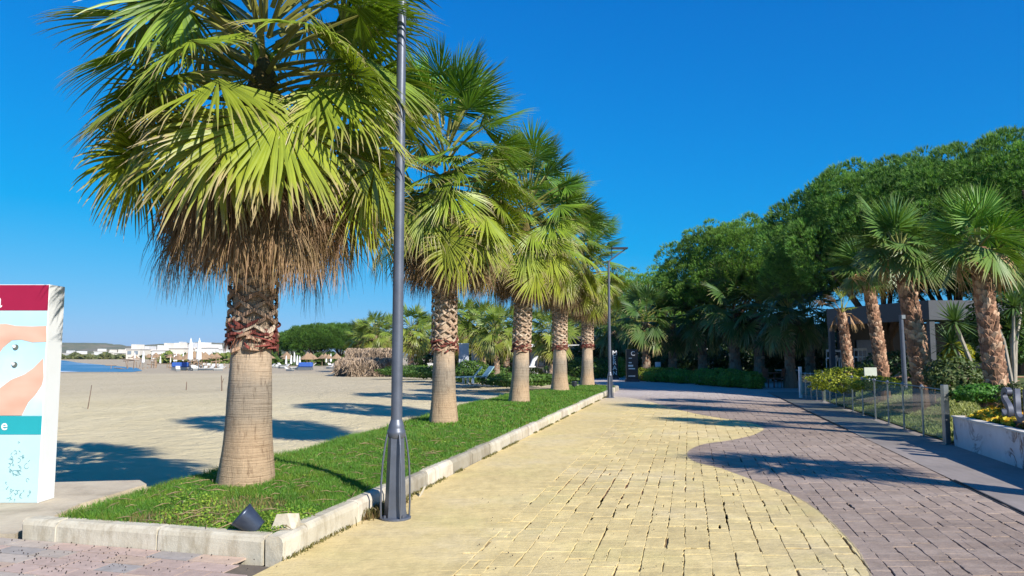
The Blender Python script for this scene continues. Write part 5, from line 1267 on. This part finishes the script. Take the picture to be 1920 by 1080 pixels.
# stacks of thatch from dismantled umbrellas
def thatch_pile(loc,w,h,d,label,seed):
    rng=np.random.default_rng(seed); t=empty('thatch_stack',loc); tag(t,label,'thatch stack','stacks of dry thatch'); b=MB()
    K=16;J=7
    n=3400; u=rng.uniform(0,1,n); face=rng.random(n); x=(u-.5)*w
    z=np.where(face<.45,h*rng.uniform(.78,1.05,n),h*rng.uniform(.05,.9,n)); y=np.where(face<.45,rng.uniform(0,d,n),rng.uniform(-.25,.15,n)+.35*np.sin(x*3)*(z/h))
    L=rng.uniform(.3,.9,n); dirs=nrm(np.stack([rng.normal(0,.35,n),rng.normal(-.3,.3,n),-np.ones(n)*rng.uniform(.3,1.3,n)],1)); s=nrm(np.cross(dirs,rng.normal(0,1,(n,3))))*.035
    P=np.stack([x,y,z],1); V=np.stack([P-s,P+s,P+s*.4+dirs*L[:,None],P-s*.4+dirs*L[:,None]],1).reshape(-1,3); k=np.arange(n)*4
    c=np.array([.36,.27,.19])*rng.uniform(.45,1.35,(n,1)); b.add(V,np.stack([k,k+1,k+2,k+3],1),col=np.repeat(c,4,0)); b.build('thatch',M_THATCH,t)
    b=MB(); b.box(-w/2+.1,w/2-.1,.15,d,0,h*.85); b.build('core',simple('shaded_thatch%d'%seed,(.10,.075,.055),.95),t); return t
for k,(x0,x1,yt,yb,Y,lb) in enumerate([(648,742,654,682,76,'long upper layer of dry brown thatch resting behind the others'),(632,660,672,697,72,'small shaggy thatch bundle at the left end of the stack'),(652,690,672,701,70,'dark shaggy thatch bundle in the middle of the stack'),(692,742,672,700,70,'rounded thatch bundle behind the near lamp post')]):
    a=D(x0,yb,Y); c=D(x1,yt,Y); thatch_pile(((a.x+c.x)/2,Y,-.4),c.x-a.x,c.z+.4,2.2,lb,300+k)

# ------------------------------------------------------------------ hills and distant town
m,nt,p,out=new_mat('hillside'); co=pos_co(nt)
nt.links.new(ramp(nt,noise(nt,co,.009,7,.65),[(.3,(.07,.10,.05)),(.5,(.14,.14,.08)),(.62,(.22,.17,.12)),(.75,(.11,.13,.06))]),p.inputs['Base Color']); p.inputs['Roughness'].default_value=1
def ridge(pts,Y,depth,name,seed,mat):
    rng=np.random.default_rng(seed); pxs=np.linspace(pts[0][0],pts[-1][0],160); py=np.interp(pxs,[q[0] for q in pts],[q[1] for q in pts])
    py=py+1.0*np.sin(pxs*.21+seed)+.7*np.sin(pxs*.53)+.5*rng.normal(0,1,160)
    J=10; V=[]
    for j in range(J):
        f=j/(J-1)
        for a,b_ in zip(pxs,py):
            q=D(a,b_,Y); hh=(q.z)*math.sin(f*math.pi/2)*(1+.06*math.sin(a*.3+f*9)); V.append((q.x*(1-.0*f),Y-depth*(1-f),-1+ (hh+1)*1.0))
    n=160; i=(np.arange(J-1)[:,None]*n+np.arange(n-1)[None]).ravel(); b=MB(); b.add(V,np.stack([i,i+1,i+n+1,i+n],1)); 
    return tag(b.build(name,mat,smooth=True),kind='structure')
ridge([(-200,640),(0,644),(110,647),(160,645),(200,644),(240,649),(290,654),(330,651),(360,653),(400,646),(425,642),(445,648),(500,655),(600,660),(760,664)],2400,900,'hills',1,m)
ridge([(-200,664),(100,664),(200,663),(290,660),(330,655),(370,650),(420,655),(480,657),(560,660),(640,664)],900,300,'hills',2,m)
# coastal green belt
rng=np.random.default_rng(18)
def massmesh(n,px0,px1,Y0,Y1,h,c0,c1,name,label,seed,leaf):
    rng=np.random.default_rng(seed); px=rng.uniform(px0,px1,n); Y=rng.uniform(Y0,Y1,n); X=(px-960)/F*Y; hh=h*(.6+.4*np.sin(px*.17+seed)*np.sin(px*.05+1)); z=rng.uniform(-.4,1,n)**1*hh
    P=np.stack([X,Y,np.maximum(z,-.4)],1); d=nrm(rng.normal(0,1,(n,3))+np.array([0,-.4,.8])); t=nrm(np.cross(d,rng.normal(0,1,(n,3)))); s=np.cross(d,t); L=leaf*rng.uniform(.5,1.3,(n,1))
    V=np.stack([P-t*L,P-s*L*.7,P+t*L,P+s*L*.7],1).reshape(-1,3); k=np.arange(n)*4; c=np.array(c0)+(np.array(c1)-np.array(c0))*rng.random((n,1))
    b=MB(); b.add(V,np.stack([k,k+1,k+2,k+3],1),col=np.repeat(c,4,0)); return tag(b.build(name,M_DARKLEAF),label,'woodland',kind='stuff')
massmesh(9000,300,560,170,230,2.3,(.10,.16,.03),(.24,.28,.07),'coastal_scrub','band of green coastal scrub behind the beach umbrellas',1,.7)
massmesh(5000,110,330,330,420,2.4,(.10,.13,.05),(.2,.2,.08),'coastal_scrub','thin band of far scrub below the white town',2,1.0)
massmesh(9000,500,700,140,170,2.4,(.05,.10,.02),(.12,.18,.04),'undergrowth','dark undergrowth beneath the flat-topped pines',3,.6)
# white town buildings
M_TOWN=simple('white_render',(.62,.62,.60),.8,0,.05,.5,0); M_TOWN2=simple('cream_render',(.60,.56,.49),.8,0,.05,.5,0); M_TOWN3=simple('grey_render',(.52,.52,.52),.8,0,.05,.5,0); M_TG=simple('town_glass',(.20,.24,.28),.3); M_TR=simple('town_roof',(.62,.58,.54),.8)
town=[(176,196,657,664,600),(200,212,659,665,560),(118,132,661,668,520),(135,160,662,667,540),(236,262,653,668,330),(262,284,656,667,340),(285,312,655,667,320),(316,344,651,664,300),(345,366,653,663,310),(366,388,650,662,300),(300,316,650,665,340),(352,363,649,663,345),(388,412,653,661,330),(214,234,660,666,450),(330,341,646,652,420)]
tn=[ 'white low block at the waterline','small white house beside the low block','white house at the left end of the far shore','row of tiny white houses at the far shore','white block with a flat roof standing out left of the town','cream block second from the left of the town','cream block in the left middle of the town','wide white hotel left of the dark gap','white stepped hotel behind the wide one','large bright white hotel at the right of the town','white tower block between cream and wide hotels','slim white tower rising in the town middle','white terrace at the right end left of the nearest palm','tiny white house between shore and town','white villa on the hill above the town']
for k,(x0,x1,y0,y1,Y) in enumerate(town):
    y0+=2.2
    a=D(x0,y1,Y); c=D(x1,y0,Y); w=c.x-a.x; zb=-1; h=c.z-zb
    t=empty('hotel_building',(a.x,Y,zb)); tag(t,tn[k],'building','white buildings of the distant town'); b=MB(); b.box(0,w,0,12,0,h)
    b.box(w*.2,w*.6,2,9,h,h+2.2); b.build('wall',[M_TOWN,M_TOWN2,M_TOWN3][k%3],t)
    fl=max(1,int((c.z-a.z)/3.2)); base=a.z-zb
    for f in range(fl):
        z=base+.8+f*3.2
        if z+1.6>h: break
        nx=max(2,min(9,int(w/4)))
        for i in range(nx): b=MB(); b.box(w*(i+.22)/nx,w*(i+.78)/nx,-.12,-.02,z,z+1.5); b.build('window',M_TG,t)
    b=MB(); b.box(-.3,w+.3,-.4,12.3,h-.02,h+.35); b.build('parapet',M_TR,t)
# haze box
hz=MB(); hz.box(-5200,5200,-400,9500,-2,60); m,nt,p,out=new_mat('haze')
nt.nodes.remove(p); pvn=nd(nt,'ShaderNodeVolumePrincipled'); pvn.inputs['Color'].default_value=(.80,.88,1,1); pvn.inputs['Density'].default_value=.00006; pvn.inputs['Anisotropy'].default_value=.2
nt.links.new(pvn.outputs[0],out.inputs['Volume'])
USE_HAZE=True
if USE_HAZE: tag(hz.build('haze',m),'thin sea haze','haze',kind='stuff')
